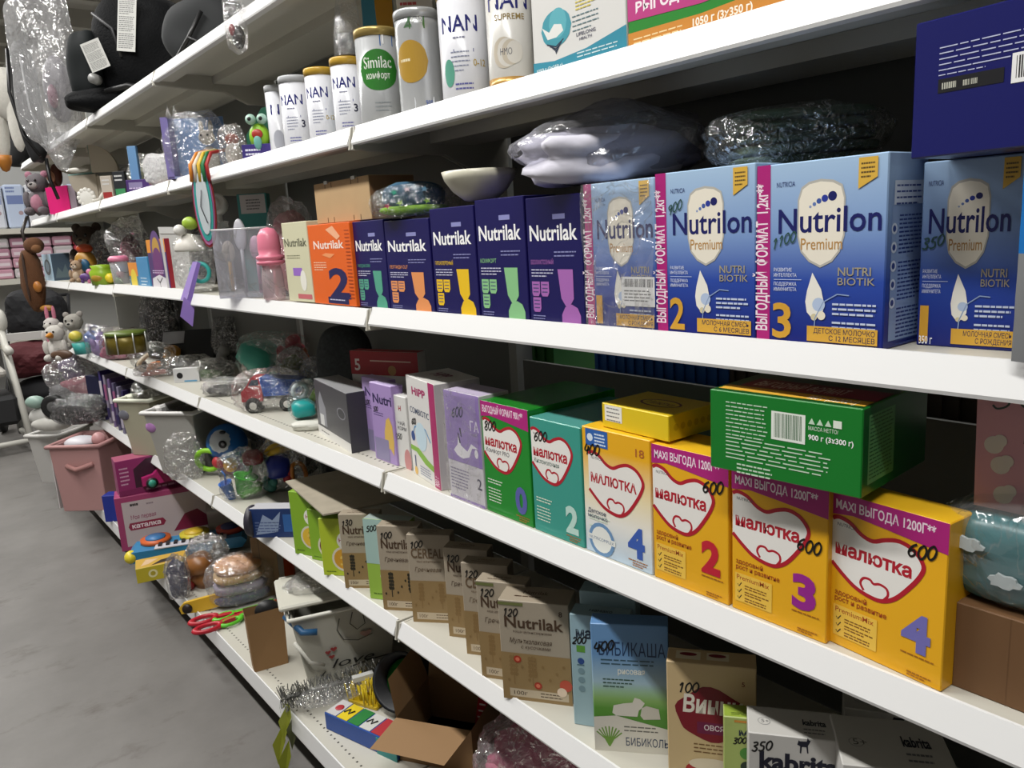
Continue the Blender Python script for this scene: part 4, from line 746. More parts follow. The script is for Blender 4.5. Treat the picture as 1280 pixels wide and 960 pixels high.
o, P = cart_x('toy_box', 'narrow orange and teal box beside the blue one', z2, 164, D+.03, 175, D+.03, 328, .04, mat('#3E7A94', .4)); P.rect(0, .45, 1, 1, '#E08A2A'); P.disc(.5, .25, .35, '#E0C83A'); P.build(o)
t = px('lidded_cup', 'clear cup of toys with a pink lid on the shelf edge', 'cup', (153, 0, .04), 2); MB().lathe([(8, 0), (9, 1), (11, 30)], film('#E6E6EA', .3, .4, .02, .05), 20).build('cup_wall', t); MB().lathe([(12, 30), (12, 34), (9, 37), (0, 37)], mat('#D27A98', .35), 20).build('pink_lid', t)
for i, c in enumerate(('#5A9A4A', '#B04A5A', '#4A6AA0')): E(t, 'toy_piece', (-3+3*i, 0, 6+8*i), 5, c)
t = px('bagged_toys', 'crumpled clear bag of dark toys behind the small boxes', 'toy', (170, 0, .12), 2); E(t, 'dark_toy', (0, 0, 34), (14, 10, 26), '#6A3040'); E(t, 'teal_toy', (-10, 0, 26), (9, 8, 14), '#2E6A7A'); bag(t, (0, 0, 40), (24, 16, 40), FPF, seed=31, amp=.25)
t = px('toy_tub', 'lime green toy tub with a yellow ball', 'toy', (130, 0, .03), 2); MB().lathe([(13, 0), (14, 10), (15, 16), (11, 20), (13, 24), (0, 25)], mat('#8EB02A', .35), 20).build('tub', t); E(t, 'yellow_ball', (13, -8, 8), 6, '#DCC42E'); E(t, 'amber_window', (-1, -10, 9), (8, 5, 6), '#A8862A')
def plush(label, at, k, s, body, belly, ear, muzzle, z=None, rot=None, rz=RC, lying=False, ears='round', beak=None, group='plush toys'):
    t = px('plush_toy', label, 'plush toy', at, k, rz, z, group, rot); f, g = FUR(body), FUR(belly)
    mb = MB(); mb.ell((0, 0, 11*s), (9*s, 8*s, 11*s), f, amp=.15, seed=s)
    mb.build('body', t); MB().ell((0, -1*s, 26*s), (8.5*s, 8*s, 8*s), f, amp=.1, seed=s).build('head', t); E(t, 'belly_patch', (0, -4*s, 10*s), (6*s, 5*s, 8*s), g)
    for q in (-1, 1):
        if ears == 'long': MB().ell((q*4*s, 0, 38*s), (2.2*s, 1.6*s, 9*s), FUR(ear)).build('ear', t)
        else: MB().ell((q*6.5*s, 0, 33*s), (3*s, 2*s, 3*s), FUR(ear)).build('ear', t)
        MB().ell((q*8.5*s, -4*s, 13*s), (3*s, 3.2*s, 7*s), f).build('arm', t); MB().ell((q*5.5*s, -8*s, 3.5*s), (3.6*s, 6*s, 3.5*s), f).build('leg', t); MB().ell((q*3*s, -8.5*s, 28*s), (1*s, .8*s, 1.1*s), mat('#15120F', .2), 8, 6).build('eye', t)
    if beak: MB().lathe([(3*s, 0), (2.2*s, 4*s), (0, 9*s)], mat(beak, .6), 10, T(y=-8*s, z=25*s, rx=PI/2)).build('beak', t)
    else: E(t, 'muzzle', (0, -7.5*s, 24*s), (4*s, 3*s, 3*s), FUR(muzzle)); E(t, 'nose', (0, -10*s, 25*s), (1.4*s, 1*s, 1*s), mat('#15120F', .3))
    return t
plush('grey-brown plush bear leaning at the back of the second shelf', (118, 0, .2), 2, 1.9, '#4E4038', '#6E5E50', '#4E4038', '#7A6A5A')
plush('small cream plush beside the lime green tub', (99, 0, .04), 2, .8, '#A98E74', '#C4B09A', '#8A6E5A', '#D0C0AE')
t = px('toy_bird', 'orange and blue toy bird behind the cream plush', 'toy', (111, 0, .1), 2); E(t, 'body', (0, 0, 24), (13, 10, 14), '#A87A2A'); E(t, 'blue_wing', (2, -8, 20), (7, 4, 8), '#1E5070'); E(t, 'orange_crest', (1, 0, 40), (10, 8, 6), '#B0441E'); MB().cyl(5, 0, 12, '#5A4A2A').build('stand', t)
t = px('toy_pony', 'purple and pink little toy pony on the shelf edge', 'toy', (108, 0, .02), 2); E(t, 'body', (0, 0, 8), (7, 4, 5), '#5A3A78'); E(t, 'head', (6, 0, 14), (4, 3, 4), '#C8789A'); E(t, 'leg', (-4, 0, 3), (2, 2, 4), '#5A3A78'); E(t, 'leg', (4, 0, 3), (2, 2, 4), '#C8789A')
o, P = cart_x('puzzle_box', 'pale blue box with a dark landscape side near the shelf end', z2, 57, D+.02, 68, D+.02, 318, .1, mat('#A6C2D6', .4), cor=0, faces=dict(right=mat('#3E4E5E', .45), top='#8AA0B0')); P.ell(.5, .5, .35, .3, '#2E3E50'); P.ell(.5, .52, .2, .2, '#7A94A8'); P.build(o)
Q = Print(o['_d'], o['_h']); Q.poly([(.1, .1), (.3, .5), (.5, .3), (.7, .6), (.9, .1)], '#5A6A70'); Q.build(o, 'right')
t = px('hook_tag', 'lilac plastic strip hooked over the white shelf rail', 'strip', (236, 0, -.02), 2, z=z2-.05)
MB().add([(-12, 0, -8), (2, 0, -22), (8, 0, 4), (-4, 0, 16)], [(0, 1, 2, 3)], '#8A70B8').add([(-9, 0, 12), (-1, 0, 12), (14, 12, 58), (8, 12, 58)], [(0, 1, 2, 3)], '#A48CD0').add([(-1, .5, 12), (4, .5, 8), (18, 12, 56), (14, 12, 58)], [(0, 1, 2, 3)], '#6A509A').build('bent_strip', t)
# ---------------- hanging things
t = px('hanging_board', 'long oval drawing board with rainbow rims hung from the upper rail', 'toy', (262, 0, -.03), 1, z=z1-.195)
def oval(rx, rz_, n=20): return [(rx*math.cos(2*PI*i/n), rz_*(math.sin(2*PI*i/n))) for i in range(n)]
for k, (rx, rz_, c) in enumerate(((13.5, 54, '#8E2A2E'), (12, 51, '#B06A9A'), (10.5, 46, '#3AA09A'), (7.5, 38, '#C9D2D6'))): MB().prism([(x, z+44) for x, z in oval(rx, rz_)], -2-k*1.2, 0, c).build(('outer_rim', 'violet_rim', 'teal_frame', 'writing_face')[k], t)
MB().tube([(0, -7, 60), (-3, -7, 40), (3, -7, 20)], .6, '#5A5A60', 5).build('printed_line', t)
for k, c in enumerate(('#D9842A', '#D8CDB8', '#E0B83A', '#2A7A4A', '#A82A2A')):
    x = -11+5.5*k; MB().tube([(x, -4, 70), (x*.9, -5, 90), (x*.8+6, 2, 104), (x+16, 18, 108)], 2.4, c, 6).build('strap', t)
t = px('clear_hanging_bag', 'small clear bag with a dark toy hanging from the top rail', 'bag', (299, 0, -.03), 0, z=z_at(66, D-.03, y_at(299, D-.03, 1.9))); E(t, 'dark_toy', (2, 0, 20), (8, 7, 14), '#2A2424'); E(t, 'red_patch', (-4, -4, 28), (4, 4, 7), '#8A2A34')
MB().lathe([(2, 0), (12, 8), (14, 30), (13, 60), (9, 95), (4, 120)], FP2, 16, smooth=False).build('plastic_bag', t)
t = px('clear_cone_bag', 'tall clear gift bag standing on the gold-lidded can', 'bag', (438, 0, .06), 1, z=zcan+.002); MB().lathe([(20, 0), (19, 20), (14, 55), (9, 90), (7, 110)], FP2, 16, smooth=False).build('plastic_bag', t); MB().cyl(14, 0, 26, '#4A4A4C', 12).build('grey_contents', t)
t = px('plush_toy', 'brown furry plush animal hanging by a strap at the shelf end', 'plush toy', (50, 0, -.06), 1, z=z_at(394, D-.06, y_at(50, D-.06, 1.4)), group='plush toys')
br = FUR('#5E3A1E'); MB().ell((-2, 0, 42), (14, 10, 40), br, amp=.2, seed=4).build('body', t); E(t, 'head', (8, -2, 82), (12, 9, 10), br); E(t, 'muzzle', (14, -8, 78), (6, 5, 5), FUR('#7A5230')); E(t, 'orange_paw', (8, -9, 32), (5, 4, 7), '#A86A2A'); E(t, 'orange_paw', (12, -4, 5), (9, 4, 4), '#A8742E'); MB().tube([(-4, 2, 80), (-8, 6, 100), (-2, 12, 118)], 2, '#2A2420', 6).build('strap', t); E(t, 'strap_band', (-4, -9, 45), (2, 2, 30), '#3A2A22')
# ---------------- S1 left part
o = flat_box('frog_toy_box', 'purple and green open toy box with a lime frog', 'toy', (325, 0, .05), 1, 42, 20, 26, '#3A2E78', marks=(lambda P: P.lines(.1, .6, .6, 2, .25, '#DCDCEE', .12), lambda P: P.rect(.3, .1, .7, .35, '#A03A4A')), side='#8A2A88')
MB().prism([(-21, 20), (-21, 34), (2, 66), (21, 70), (21, 20)], 24, 26, '#1E5A44').build('back_card', o); MB().prism([(18, 20), (21, 20), (21, 66), (18, 50)], 0, 26, '#8A2A88').build('side_card', o)
E(o, 'frog_body', (0, 10, 30), (13, 9, 16), '#8EC02A'); 
for q in (-1, 1): E(o, 'frog_eye', (q*7, 4, 50), 6.5, '#A6C8B8'); E(o, 'pupil', (q*7, -1.5, 50), 2.5, '#1A1A1A')
E(o, 'red_mouth', (0, 1, 32), (7, 3, 6), '#A8342A'); E(o, 'teal_tongue', (0, 0, 22), (5, 3, 9), '#6AA8A0')
t = px('bagged_doll', 'toy with red hair in a crinkled clear bag left of the frog', 'toy', (294, 0, .05), 1); E(t, 'pale_body', (0, 0, 16), (10, 8, 15), '#C0B8B0'); E(t, 'red_hair', (0, 0, 34), (9, 7, 7), '#9A4A3A'); bag(t, (0, 0, 26), (16, 12, 26), FPF, seed=12)
t = px('rabbit_gift_bag', 'blue-violet gift box with a grey plush rabbit behind clear film', 'toy', (247, 0, .05), 1)
B(t, 'card_back', (-36, 18, 0), (34, 20, 74), '#6A8AB8'); B(t, 'card_side', (-37, 0, 0), (-28, 19, 74), '#7A70A8'); B(t, 'card_base', (-36, 0, 0), (34, 20, 3), '#8A90B4')
f = FUR('#A8A29A'); E(t, 'rabbit_body', (16, 8, 20), (12, 8, 18), f); E(t, 'rabbit_head', (16, 5, 48), (10, 8, 9), f)
for q in (-1, 1): E(t, 'rabbit_ear', (16+q*6, 6, 60), (3, 2, 9), f); E(t, 'rabbit_eye', (16+q*4, -3, 50), 1.5, '#15120F')
MB().bag((0, 8, 38), (40, 15, 42), FP2, 6, 4, .12, .08, bottom=0).build('plastic_bag', t)
for q in (-30, -22): MB().prism([(q, 72), (q+8, 72), (q+4, 88)], 0, 1, FPF).build('bag_corner', t)
t = px('crumpled_bag', 'crumpled white plastic bag left of the rabbit gift box', 'bag', (208, 0, .04), 1); bag(t, (0, 0, 18), (24, 14, 20), film('#E6E6E6', .6, .5, .2, .9, .1), seed=44); E(t, 'pink_edge', (0, -4, 3), (20, 6, 3), '#B86A74')
t = px('crumpled_bag', 'clear bag with small beads, behind the crumpled white bag', 'bag', (186, 0, .1), 1); E(t, 'olive_beads', (0, 0, 22), (12, 8, 12), '#8A8A5A'); bag(t, (0, 0, 24), (20, 12, 24), FPF, seed=46)
o = flat_box('craft_box', 'purple craft box with a tall blue tube behind it', 'box', (176, 0, .04), 1, 34, 16, 22, '#4A3070', marks=(lambda P: P.rect(.1, .4, .6, .8, '#8A80A8'), lambda P: P.lines(.1, .8, .3, 1, .1, '#C9B8DC', .1)))
B(o, 'tube_card', (-16, 14, 16), (-5, 20, 58), '#6A94C0', .5)
for i, (u, w, h, xx, col, c2, lab) in enumerate(((152, 15, 32, .04, '#23262A', '#3E8A5A', 'black and green game box, left of the purple craft box'), (136, 14, 30, .03, '#B8AEA2', '#9A3030', 'beige and red picture box on the upper shelf'), (86, 14, 26, .12, '#C6BCC4', '#6A4A70', 'white printed doll card on the upper shelf'))):
    flat_box('small_box', lab, 'box', (u, 0, xx), 1, w, h, 8, col, marks=(lambda P, c=c2: P.rect(.1, .1, .9, .35, c), lambda P, c=c2: P.lines(.15, .85, .8, 2, .15, '#D0D0D0', .06)))
t = px('round_case', 'open round beige case with mint green rim', 'case', (122, 0, .12), 1)
def qd(cx, cz, r, a0, a1, n=12): return [(cx, cz)]+[(cx+r*math.cos(a0+(a1-a0)*i/n), cz+r*math.sin(a0+(a1-a0)*i/n)) for i in range(n+1)]
MB().prism(qd(0, 44, 33, 0, PI/2), 0, 4, mat('#B2A898', .7)).build('lid', t); MB().prism(qd(4, 42, 34, PI, 1.5*PI), 0, 6, mat('#A99F90', .7)).build('case_body', t); MB().tube([(0, 2, 77), (0, 2, 44), (-30, 2, 42)], 1.8, '#7AA09A', 6).build('mint_rim', t); MB().prism(qd(4, 40, 32, 1.5*PI, 2*PI), 1, 6, mat('#A99F90', .7)).build('case_quarter', t); MB().ell((-16, -2, 48), (14, 3, 3), '#D6D2CA').build('cream_roll', t)
t = px('lace_puff', 'round white ruffled lace puff on the shelf edge', 'ornament', (110, 0, .03), 1); mb = MB()
for k in range(12): a = k*PI/6; mb.ell((9*math.cos(a), 0, 11+9*math.sin(a)), (3.4, 2, 3.4), '#D2CFC8', 8, 6)
mb.ell((0, 0, 11), (10, 2.5, 10), '#DAD8D2'); mb.build('lace', t); MB().tube([(8, 0, 6), (16, 0, 8), (24, 0, 18)], 2.2, mat('#CFCBC2', .8), 6).build('lace_tail', t)
t = px('gift_bag', 'bright magenta gift bag near the far end', 'bag', (78, 0, .03), 1); MB().prism([(-14, 0), (12, 0), (12, 34), (-15, 32)], -2, 8, mat('#D81E74', .4)).build('magenta_bag', t); MB().prism([(12, 0), (20, 0), (20, 30), (12, 34)], 0, 9, mat('#A99AA8', .5)).build('pale_side', t)
t = px('doll', 'small doll with brown hair above the magenta bag', 'doll', (73, 0, .1), 1); E(t, 'face', (0, 0, 50), (6, 5, 7), '#C08A6E'); E(t, 'hair', (4, 4, 52), (7, 6, 14), '#5A3024'); E(t, 'dress', (0, 0, 24), (8, 6, 22), '#A05A5A')
plush('grey and pink plush hanging at the far end of the upper shelf', (54, 0, -.03), 1, 1.5, '#6A6468', '#B07A8C', '#B07A8C', '#A8A2A0', z=ZS[1]+.002)
# ---------------- S0: car seats and hanging goods
z0 = ZS[0]
t = px('car_seat', 'black child car seat lying on the top shelf with white label sheets', 'car seat', (165, 0, .12), 0)
bk = mat('#0D0E10', .75, bump=.3, bscale=.4); gk = mat('#1E2122', .7)
for _m in (bk, gk): _m.node_tree.nodes['Principled BSDF'].inputs['Specular IOR Level'].default_value = .12
MB().bag((22, 20, 70), (62, 40, 66), bk, 3, 4, .12, 0, False, bottom=0).build('seat_shell', t)
MB().bag((-46, 0, 52), (22, 24, 46), gk, 6, 4, .1, 0, False, bottom=14).build('side_wing', t)
MB().bag((-34, -8, 14), (40, 20, 13), bk, 9, 4, .15, 0, False, bottom=0).build('seat_base', t); MB().cyl(6, 0, 12, mat('#7A7A78', .4), 14, T(x=-24, y=-26, z=34, rx=PI/2)).build('adjuster_knob', t)
MB().tube([(-22, -22, 20), (10, -24, 26), (40, -20, 20)], 4, '#101012', 8).build('harness_strap', t); MB().tube([(-20, -24, 110), (0, -22, 92), (6, -20, 60)], 2.2, '#3A3A3C', 6).build('harness_strap', t)
def sheet(t, M, w, h, nm='label_sheet'):
    P = Print(w, h, .05); P.rect(0, 0, 1, 1, '#C6C6C2')
    for q in range(3): P.lines(.08, .92, .9-q*.3, 8, .035, '#5E5E5E', .016, q+3)
    P.mb = None
    mb = MB()
    for nm2, b in P.parts: 
        for f, m in zip(b.f, b.m): pass
        mb.add(b.v, b.f, b.mats[0]) if len(b.mats) == 1 else [mb.add([b.v[i] for i in f], [list(range(len(f)))], b.mats[m]) for f, m in zip(b.f, b.m)]
    mb.v = [tuple(M @ Vector(p)) for p in mb.v]; o = mb.build(nm, t); o['kind'] = 'stuff'; return o
sheet(t, T(x=4, y=-26, z=66, ry=.12, rx=-.12), 22, 66); sheet(t, T(x=-28, y=-28, z=42, ry=-.3), 24, 34)
t = px('car_seat', 'dark grey padded car seat behind the black one on the top shelf', 'car seat', (268, 0, .2), 0); MB().bag((0, 0, 48), (52, 30, 46), mat('#242628', .8), 5, 4, .1, 0, False, bottom=0).build('seat_shell', t); MB().tube([(-40, -28, 10), (-14, -34, 40), (6, -34, 70)], 2.5, '#0E0E10', 6).build('harness_strap', t); MB().tube([(-14, -34, 42), (12, -34, 28)], 2.5, '#0E0E10', 6).build('harness_strap', t)
t = px('large_clear_bag', 'large crumpled clear bag hanging off the top shelf beside the car seat', 'bag', (76, 0, -.04), 0, z=z_at(184, D-.04, y_at(76, D-.04, 1.9)))
MB().bag((0, 0, 100), (34, 26, 104), film('#F2F2F3', .16, .45, .045, .5, .1), 17, 5, .3, .05).build('plastic_bag', t); E(t, 'grey_contents', (6, 6, 70), (18, 12, 40), '#77747A'); E(t, 'pink_contents', (4, -6, 60), (6, 6, 14), '#8A6272')
t = px('black_backpack', 'black backpack with straps hanging from the far end of the top shelf', 'backpack', (48, 0, -.06), 0, z=z_at(200, D-.06, y_at(48, D-.06, 1.9)))
MB().bag((0, 0, 70), (15, 12, 70), mat('#17171A', .6), 8, 4, .12, 0, False).build('pack_body', t); MB().tube([(-9, -10, 130), (-13, -14, 80), (-6, -12, 30), (8, -8, 4)], 2, '#0C0C0E', 6).build('shoulder_strap', t); MB().tube([(6, -12, 120), (8, -14, 60), (18, -6, 10)], 1.2, '#8A8A8C', 6).build('zip_edge', t); E(t, 'buckle', (6, -13, 78), (3, 2, 3), mat('#9A9A9C', .3, .8)); MB().tube([(10, 0, 2), (12, -3, -24), (18, -2, -48)], 2.2, '#101012', 6).build('loose_strap', t)
t = px('plush_toy', 'white plush goose with orange foot hanging upside down at the far end', 'plush toy', (16, 0, -.1), 0, z=z_at(214, D-.1, y_at(16, D-.1, 1.9)), group='plush toys')
wf = FUR('#C9C6BE'); MB().ell((6, 0, 92), (24, 14, 32), wf, amp=.15, seed=2).build('body', t); MB().ell((-8, 0, 50), (11, 9, 38), wf).build('neck', t); E(t, 'wing', (18, -6, 56), (9, 7, 34), wf); MB().lathe([(9, 0), (8, 8), (4, 18), (0, 20)], mat('#A8691E', .6), 12, T(x=-8, z=20, rx=PI)).build('orange_beak', t)
t = px('plush_toy', 'black plush penguin with white eye patch at the far end', 'plush toy', (28, 0, .02), 0, z=z0, group='plush toys'); MB().ell((0, 0, 66), (18, 12, 38), FUR('#17171A')).build('body', t); E(t, 'eye_patch', (-12, -9, 60), (4, 3, 16), '#D2D0CC'); E(t, 'red_bow', (0, -6, 96), (8, 5, 6), '#B02A44'); MB().cyl(12, 0, 32, FUR('#17171A'), 14).build('lower_body', t)
ORD = ['first', 'second', 'third', 'fourth', 'fifth', 'sixth', 'seventh', 'eighth', 'ninth']
# ================================================================ S3, left part
def toy(t, nm, c, r, col, i):
    x, y, z = c; a, b, d = r; m = mat(col, .35); mb = MB(); M = T(x=x, y=y, z=z, ry=.3*((i*7) % 5-2), rz=.4*((i*3) % 5-2))
    if any(k in nm for k in ('cloth', 'item', 'knit', 'leaf')): mb.bag(c, r, mat(col, .8), i, 4, .3, .14, False)
    elif 'scoop' in nm: mb.lathe([(a*.55, -d), (a, d*.5), (a*1.08, d*.6), (a*.9, d*.55), (a*.45, -d*.8)], m, 14, M); mb.tube([M @ Vector(p) for p in ((0, 0, d*.4), (a*.4, -b*.5, d*1.2), (a*.3, 0, d*1.6))], a*.16, m, 7)
    elif i % 4 == 0: mb.tube([M @ Vector((a*math.cos(q*PI/8), 0, d*math.sin(q*PI/8))) for q in range(16)], min(a, d)*.32, m, 8, True)
    elif i % 4 == 1: mb.lathe([(0, -d), (a*.7, -d), (a*.85, -d*.2), (a*.6, 0), (a*.95, d*.25), (a*.7, d*.9), (0, d)], m, 16, M)
    elif i % 4 == 2: mb.lathe([(0, -d), (a*.8, -d), (a, -d*.7), (a, d*.5), (a*.6, d), (0, d)], m, 16, M, sq=5)
    else:
        mb.ell((0, 0, -d*.25), (a, b, d*.7), m, M=M); mb.ell((a*.35, 0, d*.45), (a*.5, b*.6, d*.5), m, M=M); mb.ell((-a*.6, -b*.3, d*.2), (a*.3, b*.4, d*.5), m, M=M)
    return mb.build(nm, t)
def bagged(name, label, cat, at, k, w, h, dp, blobs, fm=None, seed=1, amp=.2, sharp=.1, z=None, rz=RC, group=None, sub=4):
    t = px(name, label, cat, at, k, rz, z, group)
    for i, (nm, c, r, col) in enumerate(blobs): toy(t, nm, c, r, col, i+seed)
    bag(t, (0, 0, h*.48), (w/2, dp/2, h*.52), fm or FP, seed=seed, amp=amp, sharp=.2 if fm is FPF else sharp, sub=sub); return t
def wheel(t, x, y, z, r, tyre, hub, th=5):
    mb = MB(); M = T(x=x, y=y, z=z, rx=PI/2); mb.lathe([(r*.6, -th), (r*.95, -th), (r, -th*.6), (r, th*.6), (r*.95, th), (r*.6, th)], tyre, 18, M); w = mb.build('wheel', t); MB().lathe([(0, -th*.7), (r*.62, -th*.7), (r*.62, th*.9), (r*.3, th*1.1), (0, th*1.1)], hub, 16, M).build('hub', w); return w
# plush heap at the far end
t = plush('white plush goose with orange beak at the end of the third shelf', (75, 450), 3, 1.3, '#CFCBC4', '#DAD6D0', '#CFCBC4', '#CFCBC4', beak='#C8842A'); E(t, 'brown_wing', (10, -12, 8), (14, 4, 6), '#5A4232')
plush('white plush unicorn with pink mane lying on the goose', (70, 434), 3, 1.1, '#C8C2BE', '#C8788E', '#C8788E', '#D8CCC8', z=z3+.05, ears='long')
plush('pale grey plush elephant behind the unicorn', (98, 436), 3, 1.3, '#A8A49C', '#B8B4AC', '#A09A94', '#B0ACA4')
t = px('toy_cup', 'teal and yellow stacking cup near the goose', 'toy', (104, 442), 3); MB().lathe([(9, 0), (11, 14)], '#3A9A94', 16).build('teal_cup', t); E(t, 'yellow_ball', (-6, 0, 22), (8, 7, 7), '#C8BA4A'); E(t, 'blue_ball', (12, 4, 18), (10, 8, 10), '#4A6AA8')
bagged('bagged_toy', 'lilac glitter toy in a clear bag under the gold drum', 'toy', (128, 446), 3, 34, 40, 24, (('lilac_toy', (0, 0, 16), (13, 9, 16), '#8A76A8'), ('grey_top', (-4, 0, 34), (6, 5, 5), '#6A6A88')), seed=3)
t = px('toy_drum', 'gold toy drum with metal rods on a maroon pack', 'toy', (160, 440), 3, z=z3+.115); MB().lathe([(23, 0), (23, 24), (0, 24)], mat('#6E6020', .35, .3), 24).build('drum_shell', t); MB().lathe([(24.5, 22), (24.5, 26), (0, 26.5)], mat('#5A6A2A', .4), 24).build('drum_rim', t)
for k in range(8): a = k*PI/4; MB().cyl(1, 0, 25, mat('#C0C0BC', .3, .8), 6, T(x=24.5*math.cos(a), y=24.5*math.sin(a))).build('tension_rod', t)
bagged('bagged_fabric', 'maroon fabric pack in clear film under the gold drum', 'fabric', (158, 448), 3, 56, 38, 40, (('maroon_cloth', (0, 0, 17), (24, 16, 17), '#5E1C2C'), ('pink_cloth', (-4, -8, 10), (20, 8, 9), '#9A5A70')), seed=6, amp=.12)
t = bagged('toy_car', 'white and orange toy car in a clear bag', 'toy car', (194, 462), 3, 52, 34, 26, (('car_body', (0, 0, 12), (20, 9, 9), '#C4B49A'), ('cabin', (4, 0, 22), (11, 7, 7), '#3E4038'), ('orange_bumper', (6, -6, 4), (12, 4, 4), '#C87A4A')), seed=8)
wheel(t, -12, -9, 7, 7, '#2A2A28', '#8A8478', 3); wheel(t, 12, -9, 7, 7, '#2A2A28', '#8A8478', 3)
t = flat_box('toy_case', 'dark slanted toy case with a white label leaning at the back', 'case', (234, 0, .23), 3, 66, 44, 30, '#24262A', rot=(-.5, 0, RC)); B(t, 'paper_label', (-33, -1, 26), (-6, 0, 42), '#A9AAB0'); E(t, 'amber_toy', (-18, -6, 12), (12, 6, 10), '#B07A1E')
bagged('bagged_item', 'flat silver foil pouch lying at the shelf front', 'pouch', (196, 470), 3, 50, 16, 30, (('pink_print', (0, -4, 5), (16, 6, 4), '#C0857A'),), FPF, seed=11, amp=.2)
bagged('bagged_item', 'flat crumpled silver pouch beside the small white card', 'pouch', (236, 466), 3, 60, 22, 26, (('grey_item', (0, 0, 8), (22, 8, 6), '#6A6A6A'),), FPF, seed=12)
flat_box('card_box', 'small white card box with a black dot at the shelf front', 'box', (234, 478), 3, 32, 18, 8, '#C8C8C8', marks=(lambda P: P.disc(.25, .5, .12, '#18181A'), lambda P: P.rect(.4, .05, .9, .15, '#5A9AC0')))
bagged('bagged_item', 'clear bag with green leaves lying behind the white card', 'bag', (268, 474), 3, 50, 26, 24, (('green_leaf', (-6, -4, 8), (18, 6, 5), '#4A6A3A'), ('grey_leaf', (6, 4, 12), (14, 8, 7), '#5A5A56')), FPF, seed=14)
bagged('bagged_item', 'flat black glossy bag at the front of the third shelf', 'bag', (282, 494), 3, 50, 22, 26, (('black_item', (0, 0, 7), (20, 9, 6), '#3A3A3C'),), FPF, seed=15)
bagged('bagged_item', 'tall black glossy bag with a white barcode tag', 'bag', (292, 452), 3, 42, 56, 26, (('black_item', (0, 0, 24), (16, 10, 24), '#1E1E20'), ('barcode_tag', (-8, -11, 12), (8, 1.5, 11), '#B0B0B0')), FPD, seed=16)
bagged('bagged_item', 'dark crumpled bag in the shade at the back of the shelf', 'bag', (410, 0, .24), 3, 60, 60, 30, (('navy_item', (0, 0, 24), (24, 10, 22), '#1E2430'),), FPD, seed=18)
t = px('patterned_pack', 'dark black and white patterned pack behind the black printed box', 'pack', (438, 0, .26), 3); MB().bag((0, 0, 55), (34, 16, 50), mat('#2A2E30', .7, var=.9, vscale=.3), 4, 4, .1, 0, False, bottom=0).build('pack_body', t)
# bagged toy cars
t = bagged('toy_car', 'teal toy car with white wheels and a red toy in one clear bag', 'toy', (348, 478), 3, 92, 64, 40, (('teal_body', (-16, 0, 34), (24, 12, 16), '#3FA08C'), ('red_toy', (18, 4, 40), (22, 12, 17), '#A0303E'), ('teal_base', (4, 0, 20), (30, 10, 8), '#2E8078'), ('orange_bit', (38, 0, 32), (6, 6, 10), '#B0522A')), seed=22, amp=.15)
wheel(t, -26, -13, 23, 12, mat('#C9C4B8', .5), '#3FA08C'); wheel(t, 0, -13, 12, 12, mat('#C9C4B8', .5), '#3FA08C')
t = px('dump_truck', 'toy dump truck with red cab and blue tipper in a clear bag', 'toy truck', (342, 512), 3)
MB().prism([(-34, 14), (-34, 26), (-26, 34), (-20, 44), (-8, 44), (-8, 14)], -12, 12, mat('#B02A34', .35)).build('cab', t); MB().prism([(-6, 20), (34, 20), (42, 38), (-10, 44)], -13, 13, mat('#1F4EA0', .35)).build('tipper', t); B(t, 'chassis', (-34, -10, 8), (34, 10, 16), '#C9C6BE', 1); MB().prism([(-24, 34), (-19, 41), (-11, 41), (-11, 34)], -12.5, 12.5, '#3A4A5A').build('window', t)
for x in (-20, 22):
    for y in (-11, 11): wheel(t, x, y, 9, 10, mat('#1C1C1C', .6), '#D0CEC8', 4)
bag(t, (-2, 0, 24), (46, 20, 28), FP, seed=24, amp=.12)
bagged('bagged_toy', 'teal and lime toy pieces in a clear bag next to the dump truck', 'toy', (384, 522), 3, 40, 48, 26, (('teal_piece', (-2, -4, 14), (14, 8, 10), '#1E9A98'), ('lime_piece', (10, 4, 26), (4, 5, 18), '#8EB83A'), ('white_piece', (-6, 2, 34), (10, 7, 9), '#B8C4C8')), seed=26)
t = px('folded_pouch', 'white crumpled pouch under the teal toy bag', 'pouch', (385, 537), 3); MB().bag((0, 0, 5), (20, 10, 6), mat('#CFCFC6', .6), 2, 3, .15, .05, bottom=0).build('pouch_body', t)
# fill behind the front row
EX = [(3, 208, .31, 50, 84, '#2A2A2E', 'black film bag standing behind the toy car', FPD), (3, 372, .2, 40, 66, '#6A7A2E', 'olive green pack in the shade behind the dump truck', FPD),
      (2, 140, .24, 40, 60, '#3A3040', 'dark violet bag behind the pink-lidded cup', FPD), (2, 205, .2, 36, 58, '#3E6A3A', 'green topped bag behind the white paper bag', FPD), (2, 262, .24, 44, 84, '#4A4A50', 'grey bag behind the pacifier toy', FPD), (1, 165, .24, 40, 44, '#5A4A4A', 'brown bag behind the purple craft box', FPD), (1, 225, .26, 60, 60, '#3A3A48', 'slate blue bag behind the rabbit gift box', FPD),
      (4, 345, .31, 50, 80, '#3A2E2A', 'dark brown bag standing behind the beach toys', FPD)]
for i, (k, u, ins, w, h, c, lab, fm) in enumerate(EX): bagged('bagged_item', lab, 'bag', (u, 0, ins), k, w, h, 30, (('packed_item', (0, 0, h*.42), (w*.36, 10, h*.4), c),), fm, seed=70+i, sub=3)
